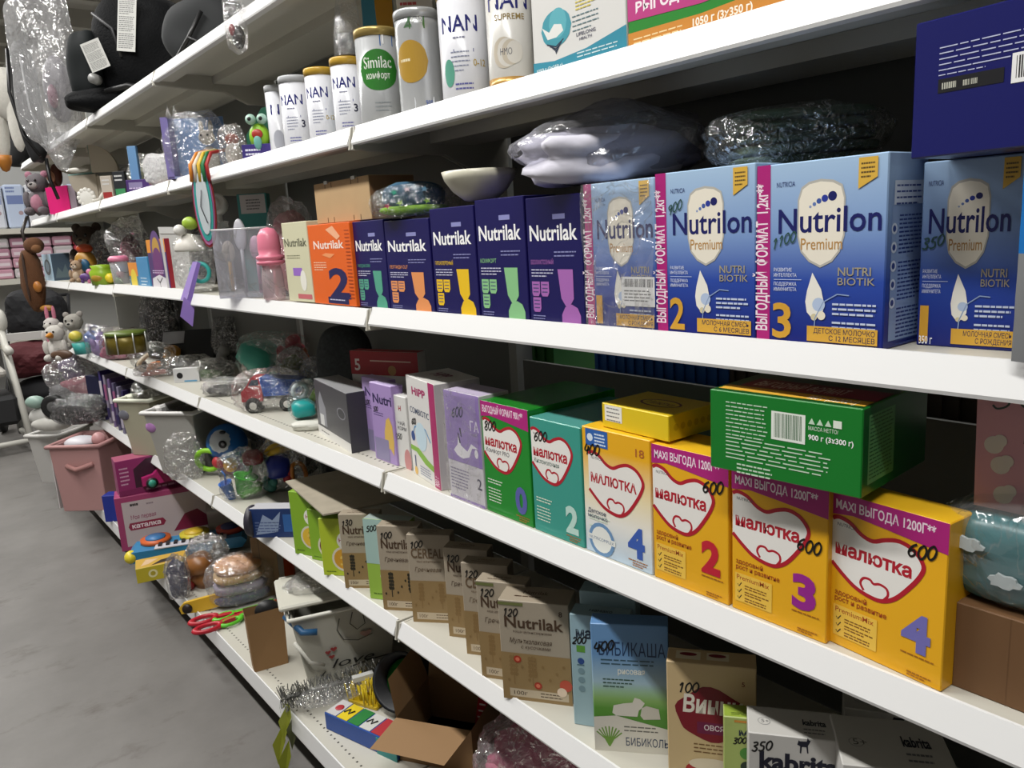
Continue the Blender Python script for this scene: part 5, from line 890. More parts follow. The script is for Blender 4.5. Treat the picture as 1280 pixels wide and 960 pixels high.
# ================================================================ right of S3: packs at the frame edge
t = thing('wipes_pack', 'teal soft pack with white cloud labels on the cardboard box', 'pack', (D+.055, y_at(1187, D+.055, z3+.12)-.06, z3+cb['_h']+.001), -PI/2)
mb = MB(); mb.bag((.02, .03, .047), (.085, .05, .047), mat('#2F6E74', .3, var=.3, vscale=30), 3, 4, .06, .0, False, sq=4, bottom=0); mb.build('pack_body', t)
for (x, zz) in ((-.035, .065), (.0, .035), (.04, .07), (.045, .03)):
    pts = [(x+.014*math.cos(q*PI/8)*(1+.15*math.cos(q*2.5)), zz+.007*math.sin(q*PI/8)*(1+.2*math.cos(q*2.5))) for q in range(16)]; MB().prism(pts, -.026, -.0225, '#C6D0D2').build('cloud_label', t)
MB().bag((.02, .03, .055), (.098, .062, .062), film(cloud=.06, gloss=.35, bscale=20, bump=.6), 5, 4, .08, .06, bottom=0).build('plastic_bag', t)
t = thing('snack_pouch', 'pale pink pouch with dark letters leaning above the teal pack', 'pouch', (D+.075, y_at(1212, D+.075, z3+.22)-.065, z3+cb['_h']+.096), -PI/2, rot=(-.1, 0, -PI/2))
MB().prism([(-.055, 0), (.075, 0), (.075, .165), (-.065, .165)], -.012, .012, mat('#D29AA4', .4)).build('pouch_body', t); MB().box(-.066, -.004, .16, .076, .004, .185, film('#D8C8C8', .5, .5, 20, .5)).build('clear_seal', t)
P = Print(.13, .165); P.text('НО', .3, .44, .16, '#3A2E34', fit=.34, bold=.03); P.text('СО', .32, .24, .16, '#3A2E34', fit=.34, bold=.03); P.text('СЛ', .45, .13, .06, '#4A3A40', fit=.12); P.hand('50', .05, .62, .2, '#3A4A42', .012); P.text('БЕЗ', .3, .78, .05, '#4A3A40', fit=.12); P.text('100%', .6, .78, .05, '#4A3A40', fit=.16); P.lines(.3, .9, .62, 1, .05, '#5A4A50', .02)
for x, zz in ((.12, .8), (.1, .4), (.2, .1), (.16, .28)): P.disc(x, zz, .07, '#D8CFC4'); P.disc(x+.04, zz+.03, .05, '#D8CFC4')
P.build(t, M=T(x=-.055, y=-.012))
# items glimpsed through the gap behind the cartons; brown crate added to block light
for (u1, u2, c, lab) in ((655, 690, '#2E6A2A', 'dark green crate glimpsed through the gap behind the shelf'), (745, 908, '#1E62B4', 'blue slatted crate glimpsed through the gap behind the shelf'), (915, 1290, '#4A4036', 'brown crate added to darken the bright gap behind the pink pouch')):
    X = XB+.09; zz = z3+.21; ya, yb_ = y_at(u1, X, zz), y_at(u2, X, zz); t = thing('storage_crate', lab, 'crate', (X, (ya+yb_)/2, z3+.131), 0); hw = (ya-yb_)/2
    for k in range(max(2, int(hw/.012))): yy = -hw+2*hw*k/max(1, int(hw/.012)-1); MB().box(0, yy-.005, 0, .004, yy+.005, .2, mat(c, .4)).build('slat', t)
    MB().box(.006, -hw, 0, .2, hw, .2, mat(c, .5)).build('crate_body', t)
MB().box(.06, .02, z3+.1, .45, 1.22, z3+.13, M_SH).build('rear_shelf', [o for o in bpy.data.objects if o.name == 'shelving_bay.001'][0])
# ================================================================ S4, left part
bagged('bagged_toy', 'pink doll in a clear bag at the end of the fourth shelf', 'toy', (98, 505), 4, 60, 60, 34, (('pink_cloth', (8, 0, 22), (20, 10, 12), '#B0707E'), ('grey_cloth', (-14, 0, 14), (16, 10, 14), '#86868A'), ('lilac_card', (-4, 6, 44), (16, 6, 14), '#7A6A8C')), FPF, seed=31)
bagged('bagged_toy', 'dark grey crumpled toy bag under the pink doll bag', 'bag', (104, 528), 4, 70, 36, 36, (('grey_cloth', (0, 0, 14), (30, 14, 14), '#4A4A4A'),), FPD, seed=33)
t = px('toy_bike', 'white toy vehicle with a black spoked wheel on the pile', 'toy', (68, 532), 4, z=z4-.03); E(t, 'white_body', (-6, 0, 12), (24, 10, 14), '#BDBCB8'); E(t, 'mint_panel', (-16, -4, 32), (12, 8, 8), '#8FA89E'); wheel(t, 10, -10, 26, 15, mat('#1A1A1A', .5), '#5A5A5A', 4); E(t, 'white_fender', (2, -8, 4), (26, 8, 9), '#C4C2BC')
t = flat_box('book_box', 'dark navy box standing at the far end of the fourth shelf', 'box', (123, 517), 4, 26, 48, 30, '#1C1E44', rz=RC-.4)
NBK = ('#3A2E6E', '#8C8496', '#6E5A86', '#5A5470', '#7E7890', '#2E2654', '#8E8298', '#6A6480', '#4A3A70')
for i in range(9):
    u = 133+i*5.6; v = 525+i*4.4
    t = px('picture_book', '%s book spine, %s in the row beside the navy box' % (('dark violet', 'grey-lilac', 'mauve', 'slate', 'silver-grey', 'deep indigo', 'pinkish grey', 'steel', 'plum')[i], ORD[i]), 'book', (u, v), 4, RC-.35, group='books standing on the fourth shelf')
    B(t, 'cover', (-1.6, 0, 0), (1.6, 46, 62-i*.5), NBK[i], .2); B(t, 'spine_band', (-1.8, -.4, 8), (1.8, .2, 20), ('#B0A8B8', '#2E2654')[i % 2]); B(t, 'spine_title', (-1.8, -.4, 30), (1.8, .2, 50), ('#D0C8D2', '#9A5A80')[i % 2])
def bin_(name, label, at, k, w, h, dp, col, rim, top=1.25, rz=RC, z=None, clasp=None, extra=None):
    t = px(name, label, 'bin', at, k, rz, z); hw, hd = w/2, dp/2; n = 4
    def ring(s, zz): return [(-hw*s, -hd*s, zz), (hw*s, -hd*s, zz), (hw*s, hd*s, zz), (-hw*s, hd*s, zz)]
    vs = ring(1, 0)+ring(top, h)+ring(top*.95, h)+ring(.95, 2); fs = [(3, 2, 1, 0)]
    for a in (0, 4, 8): 
        for i in range(4): j = (i+1) % 4; fs.append((a+i, a+j, a+4+j, a+4+i))
    fs.append((12, 13, 14, 15)); b = MB(); b.add(vs, fs, mat(col, .45)); b.build('bin_body', t, bevel=1.2)
    rr = ring(top*1.04, h); MB().tube([Vector(p) for p in rr], 2.6, mat(rim, .4), 8, True).build('rim', t)
    if clasp: B(t, 'clasp', (-hw*top-5, -hd*.4-6, h-12), (-hw*top+8, -hd*.4+6, h+3), rim, 2); E(t, 'clasp_sticker', (-hw*top+6, -hd*top*.9, h-18), (8, 4, 7), clasp)
    return t
t = bin_('storage_bin', 'cream lidless storage bin with white clasp, left of the pair', (200, 562), 4, 36, 70, 50, '#A8A590', '#D8DAC8', 1.3, RC-.3, clasp='#6A6A74'); bag(t, (0, 0, 72), (20, 18, 16), FPF, seed=3, bottom=60)
t = bin_('storage_bin', 'grey lidless storage bin with a violet clasp, right of the pair', (246, 583), 4, 52, 78, 60, '#A3A19C', '#DAD8D6', 1.3, RC-.25, clasp='#A878B0'); B(t, 'dark_contents', (-24, -20, 60), (24, 20, 74), '#2A2A2C', 2)
bagged('bubble_bag', 'crumpled empty clear bag in front of the grey storage bin', 'bag', (233, 598), 4, 44, 56, 22, (), FPF, seed=41, amp=.15)
t = px('roly_poly_toy', 'blue and white roly-poly penguin toy with a lime rattle ring', 'toy', (289, 592), 4)
MB().ell((0, 0, 40), (25, 22, 24), mat('#1E62A8', .3), 20, 12).build('blue_head', t); MB().ell((-1, -6, 43), (18, 18, 18), mat('#C6CCD2', .3), 18, 10).build('white_face', t); E(t, 'eye_ring', (3, -23, 44), (5, 2, 5), '#15151A'); E(t, 'eye_glint', (4, -25, 45), (2, 1, 2), '#8A8A90'); E(t, 'eye', (3, -18, 58), (4, 3, 2), '#15151A')
MB().torus(14, 3.2, '#8CCB2E', T(x=-22, y=-10, z=22, rx=PI/2+.3)).build('rattle_ring', t); E(t, 'red_base', (2, 0, 8), (14, 12, 9), '#8A1E3A'); E(t, 'red_ball', (-8, -14, 20), 8, '#B03038'); E(t, 'yellow_ball', (7, -16, 16), 9, '#D8A21E')
t = bagged('bagged_toys', 'green and blue plastic beach toys in a clear bag', 'toy', (308, 622), 4, 60, 62, 34, (('blue_scoop', (-20, -4, 14), (8, 6, 16), '#2E66B8'), ('green_scoop', (2, -4, 22), (14, 8, 14), '#3CA42A'), ('green_base', (6, 2, 9), (18, 8, 7), '#5EA048'), ('red_toy', (12, 6, 50), (12, 6, 8), '#8A2A34')), seed=43)
t = bagged('bagged_toys', 'yellow and blue toys in a clear bag behind the green toys', 'toy', (357, 612), 4, 54, 72, 24, (('yellow_toy', (-4, 0, 52), (18, 9, 7), '#D0A81E'), ('navy_toy', (-4, -6, 34), (14, 8, 14), '#24308A'), ('teal_toy', (-16, -8, 12), (11, 8, 11), '#4A8A80'), ('orange_toy', (20, -4, 22), (9, 6, 14), '#C87A2E'), ('red_toy', (8, -8, 22), (7, 5, 9), '#B0303A')), seed=45)
bagged('bagged_item', 'black and silver crumpled foil bag under the third shelf', 'bag', (376, 600), 4, 66, 60, 34, (('black_item', (0, 0, 30), (24, 12, 22), '#2A2822'),), FPF, seed=47)
t = flat_box('toy_box', 'dark blue toy box with a tyre-tread end on the fourth shelf edge', 'box', (343, 672), 4, 58, 38, 22, '#1C3468', marks=(lambda P: P.poly([(.1, .1), (.3, .8), (.5, .6), (.7, .9), (.6, .2)], '#8A9AB8'), lambda P: P.rect(.74, .2, .96, .8, '#2E5EA0'), lambda P: P.lines(.1, .7, .5, 4, .1, '#5A6A94', .04)), top='#B9B9BE', rz=RC-.12)
MB().lathe([(19, -4), (20, -2), (20, 2), (19, 4)], mat('#2E2A36', .5), 18, T(x=-30, y=10, z=19, ry=PI/2)).build('tyre_end', t)
zb = z4+max(VH[:3])+.0015; pa = [on_z(u, v, zb) for u, v in ((357, 603), (404, 645), (512, 624), (440, 586))]
t = thing('foil_board', 'flat grey-brown foil board lying across the green cereal cartons', 'board', pa[1]); MB().slab([tuple((p-pa[1])[:2]) for p in pa][::-1], 0, .004, mat('#A89F8E', .5, .1, var=.25, vscale=22)).build('board', t)
# ================================================================ S5
z5 = ZS[5]
def sbox(name, label, a, b, vt, d, main, cat='box', cor=0, **k): return cart_z(name, label, z5, a, b, vt, d, main, cor=cor, cat=cat, **k)
t = bin_('fabric_bin', 'large dusty pink fabric bin with a handle at the shelf end', (126, 628), 5, 56, 82, 60, '#B58A88', '#B08482', 1.12, RC-.1); MB().tube([(-12, -33, 58), (2, -37, 54), (22, -34, 60)], 3, mat('#A87A76', .8), 8).build('handle', t); B(t, 'pale_side', (-33, -30, 4), (-32, 30, 78), '#C9C4C4'); E(t, 'white_cloth', (-8, -6, 80), (20, 16, 8), '#C6C4CA'); E(t, 'pink_ball', (18, -10, 84), (8, 8, 9), '#C09090')
bin_('fabric_bin', 'white fabric bin half hidden behind the pink one', (84, 596), 5, 34, 60, 44, '#BDBBB8', '#C6C4C0', 1.25, RC-.2)
kb, P = sbox('ride_on_box', 'large magenta-framed box with white panel reading каталка', (153, 690), (262, 668), 624, .12, mat('#9A3A66', .4))
P.rect(.07, .07, 1, .9, '#B9ACAE'); P.lines(.16, .3, .81, 1, .02, '#2A2426', .045); P.lines(.34, .46, .8, 1, .02, '#8A7A80', .03); P.text('Моя первая', .15, .56, .08, '#8A3A5C', fit=.28, bold=.01); P._p([(.13, .36), (.5, .36), (.53, .43), (.5, .5), (.13, .5), (.11, .43)], [list(range(6))], '#8A2A44', 'red_banner'); P.text('каталка', .15, .395, .085, '#E4D6DA', fit=.32, bold=.03, nm='lettering'); P.poly([(.6, .2), (.75, .5), (.9, .55), (1, .4), (1, .2)], '#7A1C3C'); P.build(kb)
pc, P = cart_z('toy_car_box', 'magenta window box with a pink toy car', z5+kb['_h']+.001, (150, 622), (243, 602), 578, .1, mat('#8A2A62', .4), faces=dict(top=mat('#A0506A', .4)))
w, h = pc['_w'], pc['_h']; P.rect(.0, .0, 1, .16, '#7A2456'); P.lines(.35, .95, .06, 1, .05, '#C89AB4', .05); P.poly([(.22, .17), (.22, .7), (.4, .95), (1, .95), (1, .17)], '#3A1A2E'); P.lines(.04, .16, .75, 5, .11, '#C89AB4', .04); P.build(pc)
car = MB(); car.prism([(w*.3, h*.22), (w*.3, h*.45), (w*.45, h*.5), (w*.6, h*.75), (w*.95, h*.78), (w*1.0, h*.22)], -.03, -.004, mat('#B0286A', .3)); car.build('car_body', pc)
MB().lathe([(0, -.004), (.022, -.004), (.024, .004), (0, .004)], mat('#232323', .5), 20, T(x=w*.42, y=-.035, z=h*.28, rx=PI/2)).build('tyre', pc); MB().lathe([(0, -.002), (.015, -.002), (.015, .006), (0, .006)], mat('#3FA08A', .4), 20, T(x=w*.42, y=-.037, z=h*.28, rx=PI/2)).build('teal_hub', pc)
t = flat_box('small_box', 'small glossy blue box behind the magenta boxes', 'box', (143, 652), 5, 22, 34, 18, '#1E2E8A')
t = px('toy_piano', 'blue toy keyboard with orange and yellow speaker rings', 'toy piano', (236, 694), 5, RC+.28, z=z5+.02)
MB().prism([(-68, 0), (64, 0), (70, 8), (64, 14), (-64, 14), (-70, 8)], 0, 40, mat('#2A7AA8', .35)).build('piano_body', t); B(t, 'key_bed', (-38, -1, 14), (46, 14, 16), '#BDBBC4', .5)
for k in range(9): B(t, 'black_key', (-34+k*9, 4, 16), (-30+k*9, 14, 18), '#1A1A1E')
for x, c, c2 in ((-40, '#D0622E', '#3A72A8'), (6, '#C8B82E', '#C8A82E'), (50, '#B0402E', '#2E3A6A')): MB().cyl(18, 14, 19, c, 20, T(x=x, y=30)).build('speaker_ring', t); MB().cyl(12, 18, 21, c2, 18, T(x=x, y=30)).build('speaker_cone', t)
E(t, 'yellow_corner', (-66, 6, 7), (8, 10, 8), '#D8C42E')
yb2, P = sbox('shape_box', 'yellow shape-sorting box with a cut-out, overhanging the base shelf', (172, 730), (236, 716), 712, .1, mat('#B8A82A', .4), faces=dict(top=mat('#C09A3A', .45)))
P.disc(.32, .5, .09, '#D8D2A0'); P.disc(.32, .5, .05, '#A8982A'); P.disc(.62, .5, .09, '#D8D2A0'); P.build(yb2)
Q = Print(yb2['_w'], yb2['_d']); Q.poly([(.3, .1), (.5, .5), (.8, .6), (.75, .25)], '#2A221A'); Q.poly([(.1, .2), (.2, .8), (.45, .7), (.25, .3)], '#D0B08A'); Q.build(yb2, 'top')
bagged('bagged_toy', 'dark blue knitted toy in a clear bag on the base shelf', 'toy', (226, 747), 5, 28, 54, 18, (('navy_knit', (0, 0, 26), (11, 8, 22), '#34365A'),), FPF, seed=51)
bagged('bagged_toy', 'large crinkled clear bag of brown toys on the base shelf', 'toy', (264, 728), 5, 50, 62, 30, (('brown_toy', (-6, -8, 22), (20, 12, 20), '#8A5A2E'), ('red_toy', (-26, -10, 8), (12, 8, 7), '#A03030'), ('grey_toy', (12, 4, 36), (14, 10, 14), '#6A6A68')), FPF, seed=53)
t = px('towel_pack', 'rolled pink, cream and slate towels in a clear bag', 'fabric', (305, 753), 5, RC+.5)
for k, (c, zz) in enumerate((('#4A4C68', 10), ('#8C8698', 22), ('#B09060', 36), ('#B8885A', 47))): MB().bag((0, 10, zz), (34-k*2, 24, 8), mat(c, .85), 60+k, 3, .08, 0, False, sq=3).build('rolled_towel', t)
bag(t, (0, 10, 28), (40, 30, 30), FP2, seed=55, amp=.1)
t = px('toy_saw', 'yellow toy saw handle lying on the shelf edge', 'toy', (250, 765), 5, RC+.15); MB().prism([(-22, 0), (-24, 8), (-18, 14), (30, 22), (36, 18), (34, 6), (0, 0)], 0, 5, mat('#D2A82A', .4)).build('handle', t); MB().cyl(6, 0, 2, '#241A14', 14, T(x=-14, y=-.5, z=7, rx=PI/2)).build('grip_hole', t)
def scissors(label, at, col, rz, L=70, s=1.):
    t = px('garden_scissors', label, 'scissors', at, 5, rz); m = mat(col, .35)
    for q in (-1, 1):
        MB().torus(11*s, 3*s, m, T(x=-4*s, y=q*13*s, z=4, s=1)@Matrix.Diagonal((1.4, .8, 1, 1))).build('handle_loop', t); MB().slab([(8*s, q*12*s), (14*s, q*5*s), (L, -q*7*s), (L+4, -q*3*s), (16*s, q*13*s)], 2, 6, m).build('blade', t)
    return t
scissors('red plastic toy scissors overhanging the base shelf', (262, 782), '#B01E2E', RC+.55, 84); scissors('lime green plastic toy scissors beside the red pair', (288, 776), '#5CBA2C', RC+.75, 56, .8)
o, P = sbox('cardboard_box', 'narrow tall cardboard box beside the white basket', (322, 748), (352, 742), 672, .1, mat('#8A7052', .75)); P.rect(.28, 0, .32, 1, '#6E5840'); P.build(o)
t = px('cardboard_box', 'small open cardboard box standing on the base shelf edge', 'box', (338, 829), 5, RC+.45); MB().add([(-21, -12, 0), (20, -12, 0), (20, 10, 0), (-21, 10, 0), (-23, -14, 76), (22, -12, 76), (21, 10, 76), (-23, 10, 76)], [(0, 1, 5, 4), (1, 2, 6, 5), (2, 3, 7, 6), (3, 0, 4, 7), (3, 2, 1, 0)], mat('#8C6A44', .75, var=.06)).build('box_walls', t); E(t, 'black_bag', (4, -2, 72), (15, 8, 13), '#1C1C1E')
t = bin_('laundry_basket', 'white plastic basket printed with hearts and the word love', (432, 826), 5, 96, 98, 90, '#B9B7AC', '#D2D0C6', 1.28, RC+.35)
P = Print(96, 98, .3); P.text('love', .28, .24, .12, '#2A2A28', fit=.5, it=.3, nm='lettering'); P.heart(.32, .5, .04, .035, '#A03A3A'); P.heart(.25, .47, .035, .03, '#A03A3A'); P.heart(.29, .4, .035, .03, '#A03A3A'); P.heart(.72, .62, .07, .05, '#B08A84'); P.stroke([(.2, .22), (.14, .15), (.18, .2)], .012, '#2A2A28'); P.stroke([(.5, .2), (.75, .24), (1, .25)], .018, '#3A3A38')
P.stroke([(.42, .9), (.38, .75), (.45, .6), (.62, .55), (.8, .6)], .012, '#4A4A44'); P.stroke([(.58, .95), (.54, .8), (.62, .7), (.72, .76), (.7, .92)], .012, '#4A4A44'); P.build(t, M=T(x=-48, y=-47)@Matrix.Rotation(.13, 4, 'X'))
B(t, 'tilted_lid', (-72, -52, 106), (30, 30, 112), '#C6C4B8', 2); MB().ell((8, -8, 118), (9, 7, 4), '#C8C42E').build('lime_toy', t); MB().ell((22, -4, 120), (12, 9, 5), '#6A2A2A').build('maroon_toy', t); bag(t, (-8, -8, 116), (52, 30, 13), FPF, seed=57, bottom=104); MB().tube([(-66, -40, 96), (-50, -62, 82), (-34, -64, 80)], 4, '#2E5E8A', 8).build('blue_handle', t); MB().tube([(-60, -58, 70), (-46, -62, 44), (-30, -58, 34)], 2, mat('#CFCdc4'.upper(), .4), 6).build('bail_handle', t)
t = px('toy_spade', 'orange plastic handle sticking up behind the basket', 'toy', (362, 722), 5); MB().prism([(-6, 0), (6, 0), (8, 60), (-4, 64)], 0, 6, mat('#C8501E', .4)).build('handle', t)
# tinsel branch
t = px('tinsel_branch', 'silver tinsel branch with lime leaves hanging over the shelf edge', 'decoration', (425, 862), 5, RC+.42, z=z5+.02); mb = MB(); r = random.Random(9)
for k in range(700):
    x = -72+144*r.random(); a = r.random()*2*PI; L = 13+7*r.random(); c = (x, 0, 10); e = (x+r.uniform(-5, 5), L*math.cos(a), 10+L*math.sin(a)*.8); d = Vector((1.3*math.sin(a), 0, 1.3*math.cos(a)))
    mb.add([c, (c[0]+d.x, c[1], c[2]+d.z), (e[0]+d.x, e[1], e[2]+d.z), e], [(0, 1, 2, 3)], mat('#B4B4B0', .15, .9))
o = mb.build('tinsel', t); o['kind'] = 'stuff'; MB().tube([(-66, 0, 10), (62, 0, 10)], 3, '#6A6A66', 6).build('stem', t); B(t, 'paper_tag', (14, -18, 14), (40, -10, 20), '#CFCFCB')
bag(t, (-8, -14, 8), (46, 16, 9), FP2, seed=59, bottom=-2)
for (x, zz, c) in ((-70, 2, '#A8B03A'), (-80, -26, '#A2A832'), (-76, -50, '#98A02A'), (-62, -12, '#5A5E3A')): MB().add([(x+8, -4, zz+6), (x-8, -10, zz-14), (x-4, -8, zz-44), (x+8, -6, zz-16)], [(0, 1, 2, 3)], mat(c, .5)).build('leaf', t)
# game box, bucket, cardboard
t = px('card_game_box', 'long blue card game box with coloured stickers', 'game', (462, 922), 5, RC-.62)
B(t, 'box_body', (-62, -16, 0), (62, 16, 24), mat('#1E4A9A', .4), 1)
for k, c in enumerate(('#C0BEBE', '#D8C022', '#2A7A3A', '#C6C6C2', '#A83038', '#C8C8C4')): B(t, 'sticker', (-60+k*20, -15, 24), (-42+k*20, 15, 24.8), c)
B(t, 'teal_end', (30, -17, 0), (63, -16, 22), '#2E8A88'); E(t, 'red_seal', (-50, 0, 25), (6, 6, 1), '#A83038')
P = Print(18, 30, 0)
for k in (1, 3): MB().tube([(-58+k*20+q*4, -4+8*(q % 2), 25.5) for q in range(4)], 1, '#1A1A1A', 5).build('printed_mark', t)
t = px('yellow_brush', 'yellow bristle brush lying behind the game box', 'brush', (462, 876), 5, RC-.5); mb = MB(); r = random.Random(5)
for k in range(70): x = r.uniform(-22, 22); y = r.uniform(-14, 14); mb.tube([(x, y, 0), (x*1.1+r.uniform(-2, 2), y*1.1, 26)], .8, '#D2B81E', 4)
o = mb.build('bristles', t); o['kind'] = 'stuff'; B(t, 'brush_block', (-22, -14, 0), (22, 14, 5), '#C8A81A', 1)
t = px('round_pot', 'black round pot lying open with green netting inside', 'pot', (512, 880), 5, RC); M = T(z=34, rx=1.15, rz=-.3)
MB().lathe([(30, -16), (34, 22), (36, 22), (36, 24), (32, 24), (27, -12), (0, -12)], mat('#1A1C20', .5), 30, M).build('pot_wall', t); MB().lathe([(0, -6), (22, -4), (26, 4), (10, 8), (0, 6)], mat('#1E8A2E', .6), 18, M).build('green_net', t)
t = px('cardboard_box', 'large open cardboard box with flaps at the bottom of the frame', 'box', (560, 932), 5, RC-.35); cbm = mat('#8C6C48', .75, var=.06)
MB().add([(-46, -40, 0), (52, -40, 0), (52, 50, 0), (-46, 50, 0), (-46, -40, 58), (52, -40, 58), (52, 50, 58), (-46, 50, 58)], [(0, 1, 5, 4), (1, 2, 6, 5), (2, 3, 7, 6), (3, 0, 4, 7), (3, 2, 1, 0)], cbm).build('box_walls', t)
MB().add([(-46, -40, 58), (52, -40, 58), (40, -92, 48), (-56, -88, 48)], [(0, 1, 2, 3)], cbm).build('front_flap', t); MB().add([(-46, -40, 58), (-46, 50, 58), (-58, 44, 106), (-56, -34, 104)], [(0, 1, 2, 3)], cbm).build('left_flap', t); MB().add([(-46, 50, 58), (52, 50, 58), (52, 60, 100), (-46, 62, 100)], [(0, 1, 2, 3)], cbm).build('rear_flap', t)
t = px('red_ruler_toy', 'red toy comb with white ticks standing in the open box', 'toy', (602, 915), 5, RC-.4, z=z5+.02); MB().prism([(-10, 0), (10, 0), (16, 74), (4, 76)], 0, 6, mat('#A01A24', .4)).build('comb_body', t)
for k in range(6): B(t, 'white_tick', (-4+k*2, -.6, 20+k*9), (4+k*2, 0, 22+k*9), '#D8D0CC')
bagged('bagged_fabric', 'pink fabric in a glossy clear bag at the bottom of the frame', 'fabric', (676, 1002), 5, 150, 120, 90, (('pink_cloth', (10, 0, 56), (64, 38, 54), '#B85A7E'), ('rose_cloth', (-20, -10, 40), (44, 30, 38), '#C87A94')), film('#F0E6EA', .1, .5, .05, .8, .08), seed=63, amp=.12)
bagged('bagged_toys', 'red and green toys in shade behind the open cardboard box', 'toy', (590, 872), 5, 80, 70, 40, (('red_toy', (8, -8, 30), (20, 12, 24), '#8A1C22'), ('green_toy', (-18, 0, 44), (14, 10, 14), '#2A5A2E'), ('navy_toy', (24, 0, 52), (14, 10, 14), '#24304A')), FPD, seed=65)
# ================================================================ background at the far left
YF = 8.6
t = thing('far_shelving', 'white far shelving with packs of diapers behind the aisle end', 'shelving', (0, YF, 0)); xa, xb = x_at(-60, YF, 1.5), x_at(170, YF, 1.5)
FZ = [z_at(v, (xa+xb)/2, YF) for v in (284, 345, 420)]
MB().box(xa, .45, 0, xb, .5, 2.6, mat('#A8A8A6', .5)).build('back_panel', t)
for z in FZ: MB().box(xa, 0, z-.05, xb, .45, z, M_SH).build('shelf', t)
for x in (xa, xb): MB().box(x-.03, .4, 0, x+.03, .46, 2.6, M_UP).build('upright_post', t)
PK = [('white', '#C6CAD4', '#8A94B8'), ('pale blue', '#B4C0D6', '#6A7AA8'), ('white and grey', '#CFCFD2', '#9A9AA8'), ('green', '#6A8A3A', '#C6C0A0')]
UX = [x_at(6+i*27, YF+.06, FZ[1]) for i in range(6)]; st = UX[1]-UX[0]; LV = ['bottom', 'lower middle', 'upper middle', 'top']; SN = ['far-left', 'second', 'middle', 'fourth', 'far-right']
hz = (FZ[0]-.05-FZ[1])/4.4
for i in range(5):
    X = UX[0]+st*(i+.1); c = PK[i % 3]
    o, P = carton('diaper_pack', '%s diaper pack on the far shelf, %s in its row' % (c[0], ORD[i]), 'pack', (X-st*.46, YF+.05, FZ[0]+.001), (X+st*.46, YF+.05, FZ[0]+.001), .4, .2, mat(c[1], .35), group='packs on the far shelving', bevel=.015); P.rect(.1, .55, .9, .75, c[2]); P.disc(.7, .35, .12, '#A08A90'); P.lines(.1, .6, .9, 2, .08, c[2], .04); P.build(o)
    for k in range(4):
        X = UX[0]+st*i; zz = FZ[1]+.002+k*hz*1.01; c = (('#B88A9A', 'dusky pink'), ('#C09AA8', 'pale pink'), ('#A87A8C', 'mauve pink'), ('#B8B4B4', 'greyish'))[(i*3+k) % 4] if i < 4 else ('#A83A4A', 'crimson')
        o, P = carton('wipes_pack', '%s %s pack of the %s stack on the far shelving' % (c[1], LV[k], SN[i]), 'pack', (X-st*.47, YF+.06, zz), (X+st*.47, YF+.06, zz), hz*.97, .2, mat(c[0], .35), group='packs on the far shelving', bevel=.012); P.rect(.1, .3, .9, .6, '#D2C4CA'); P.build(o)
# high chair
p = on_z(48, 562, 0); t = thing('high_chair', 'white and grey baby high chair with a yellow back at the left edge', 'high chair', (p.x-.30, p.y+.27, 0), 0)
wm = mat('#C6C4BC', .4)
for s in (-1, 1): MB().tube([(s*.27, -.27, .06), (s*.25, -.12, .5), (s*.23, .02, .92)], .024, wm, 8).build('front_leg', t); MB().tube([(s*.27, .3, .04), (s*.25, .15, .45), (s*.23, .02, .85)], .022, mat('#8A8A88', .4), 8).build('rear_leg', t); MB().tube([(s*.27, -.28, .07), (s*.27, .3, .07)], .02, wm, 8).build('base_bar', t)
MB().tube([(-.27, -.27, .08), (.27, -.27, .08)], .02, wm, 8).build('cross_bar', t)
for s in (-1, 1): MB().lathe([(0, -.02), (.045, -.02), (.045, .02), (0, .02)], '#1A1A1A', 14, T(x=s*.29, y=-.27, z=.045, ry=PI/2)).build('castor', t)
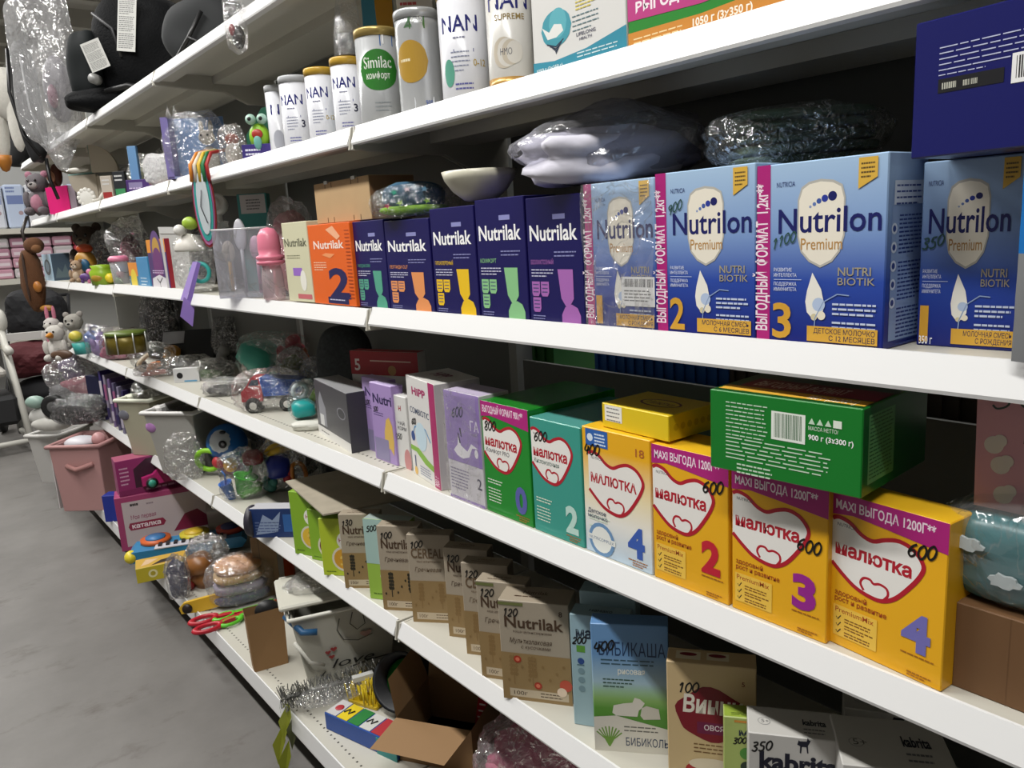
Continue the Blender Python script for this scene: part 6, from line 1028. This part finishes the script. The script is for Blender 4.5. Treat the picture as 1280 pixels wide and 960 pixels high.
MB().box(-.2, -.2, .56, .2, .16, .62, mat('#BDB9B2', .5)).build('seat', t, bevel=.02); MB().ell((0, .14, .92), (.21, .07, .32), mat('#BDB9B2', .6)).build('backrest', t); MB().tube([(-.21, .12, .75), (-.2, .12, 1.05), (0, .12, 1.25), (.2, .12, 1.05), (.21, .12, .75)], .035, mat('#C8A82A', .5), 8).build('yellow_rim', t)
for s in (-1, 1): MB().tube([(s*.24, -.2, .74), (s*.24, .1, .76)], .03, wm, 8).build('armrest', t); MB().ell((s*.24, .02, .95), (.045, .06, .09), wm).build('hinge_knob', t)
MB().box(-.24, -.2, .2, .24, .22, .42, mat('#1E1E20', .7)).build('storage_basket', t, bevel=.03)
# strollers
for i, (u, Y, c1, c2, lab) in enumerate(((48, 7.75, '#4A1018', '#16161A', 'black stroller with a maroon seat behind the high chair'),)):
    X = x_at(u, Y, .6); t = thing('stroller', lab, 'stroller', (X, Y, 0), -.3+i*.3, 'strollers at the end of the aisle')
    MB().bag((0, 0, .55), (.22, .28, .14), mat(c1, .8), 3+i, 4, .15, .06, True, sq=4).build('seat', t); MB().bag((0, .2, .92), (.22, .18, .2), mat(c2, .8), 7+i, 4, .15, .06, True, sq=3.5).build('canopy', t); MB().bag((0, 0, .28), (.22, .26, .1), mat('#1A1A1E', .8), 9+i, 3, .08, 0, False).build('basket', t); MB().box(-.22, -.12, .72, .22, -.06, .78, mat('#BDBBB8', .5)).build('front_bar', t)
    for sx in (-1, 1):
        MB().tube([(sx*.25, -.35, .12), (sx*.24, 0, .5), (sx*.24, .4, 1.05)], .014, mat('#2A2A2C', .4), 6).build('frame_bar', t); MB().tube([(sx*.25, .35, .12), (sx*.24, 0, .5)], .014, mat('#2A2A2C', .4), 6).build('frame_bar', t)
        for y in (-.35, .35): MB().lathe([(.06, -.02), (.11, -.02), (.115, 0), (.11, .02), (.06, .02)], '#161618', 18, T(x=sx*.28, y=y, z=.115, ry=PI/2)).build('wheel', t)
    MB().tube([(-.24, .4, 1.05), (.24, .4, 1.05)], .016, '#1A1A1C', 6).build('handlebar', t)
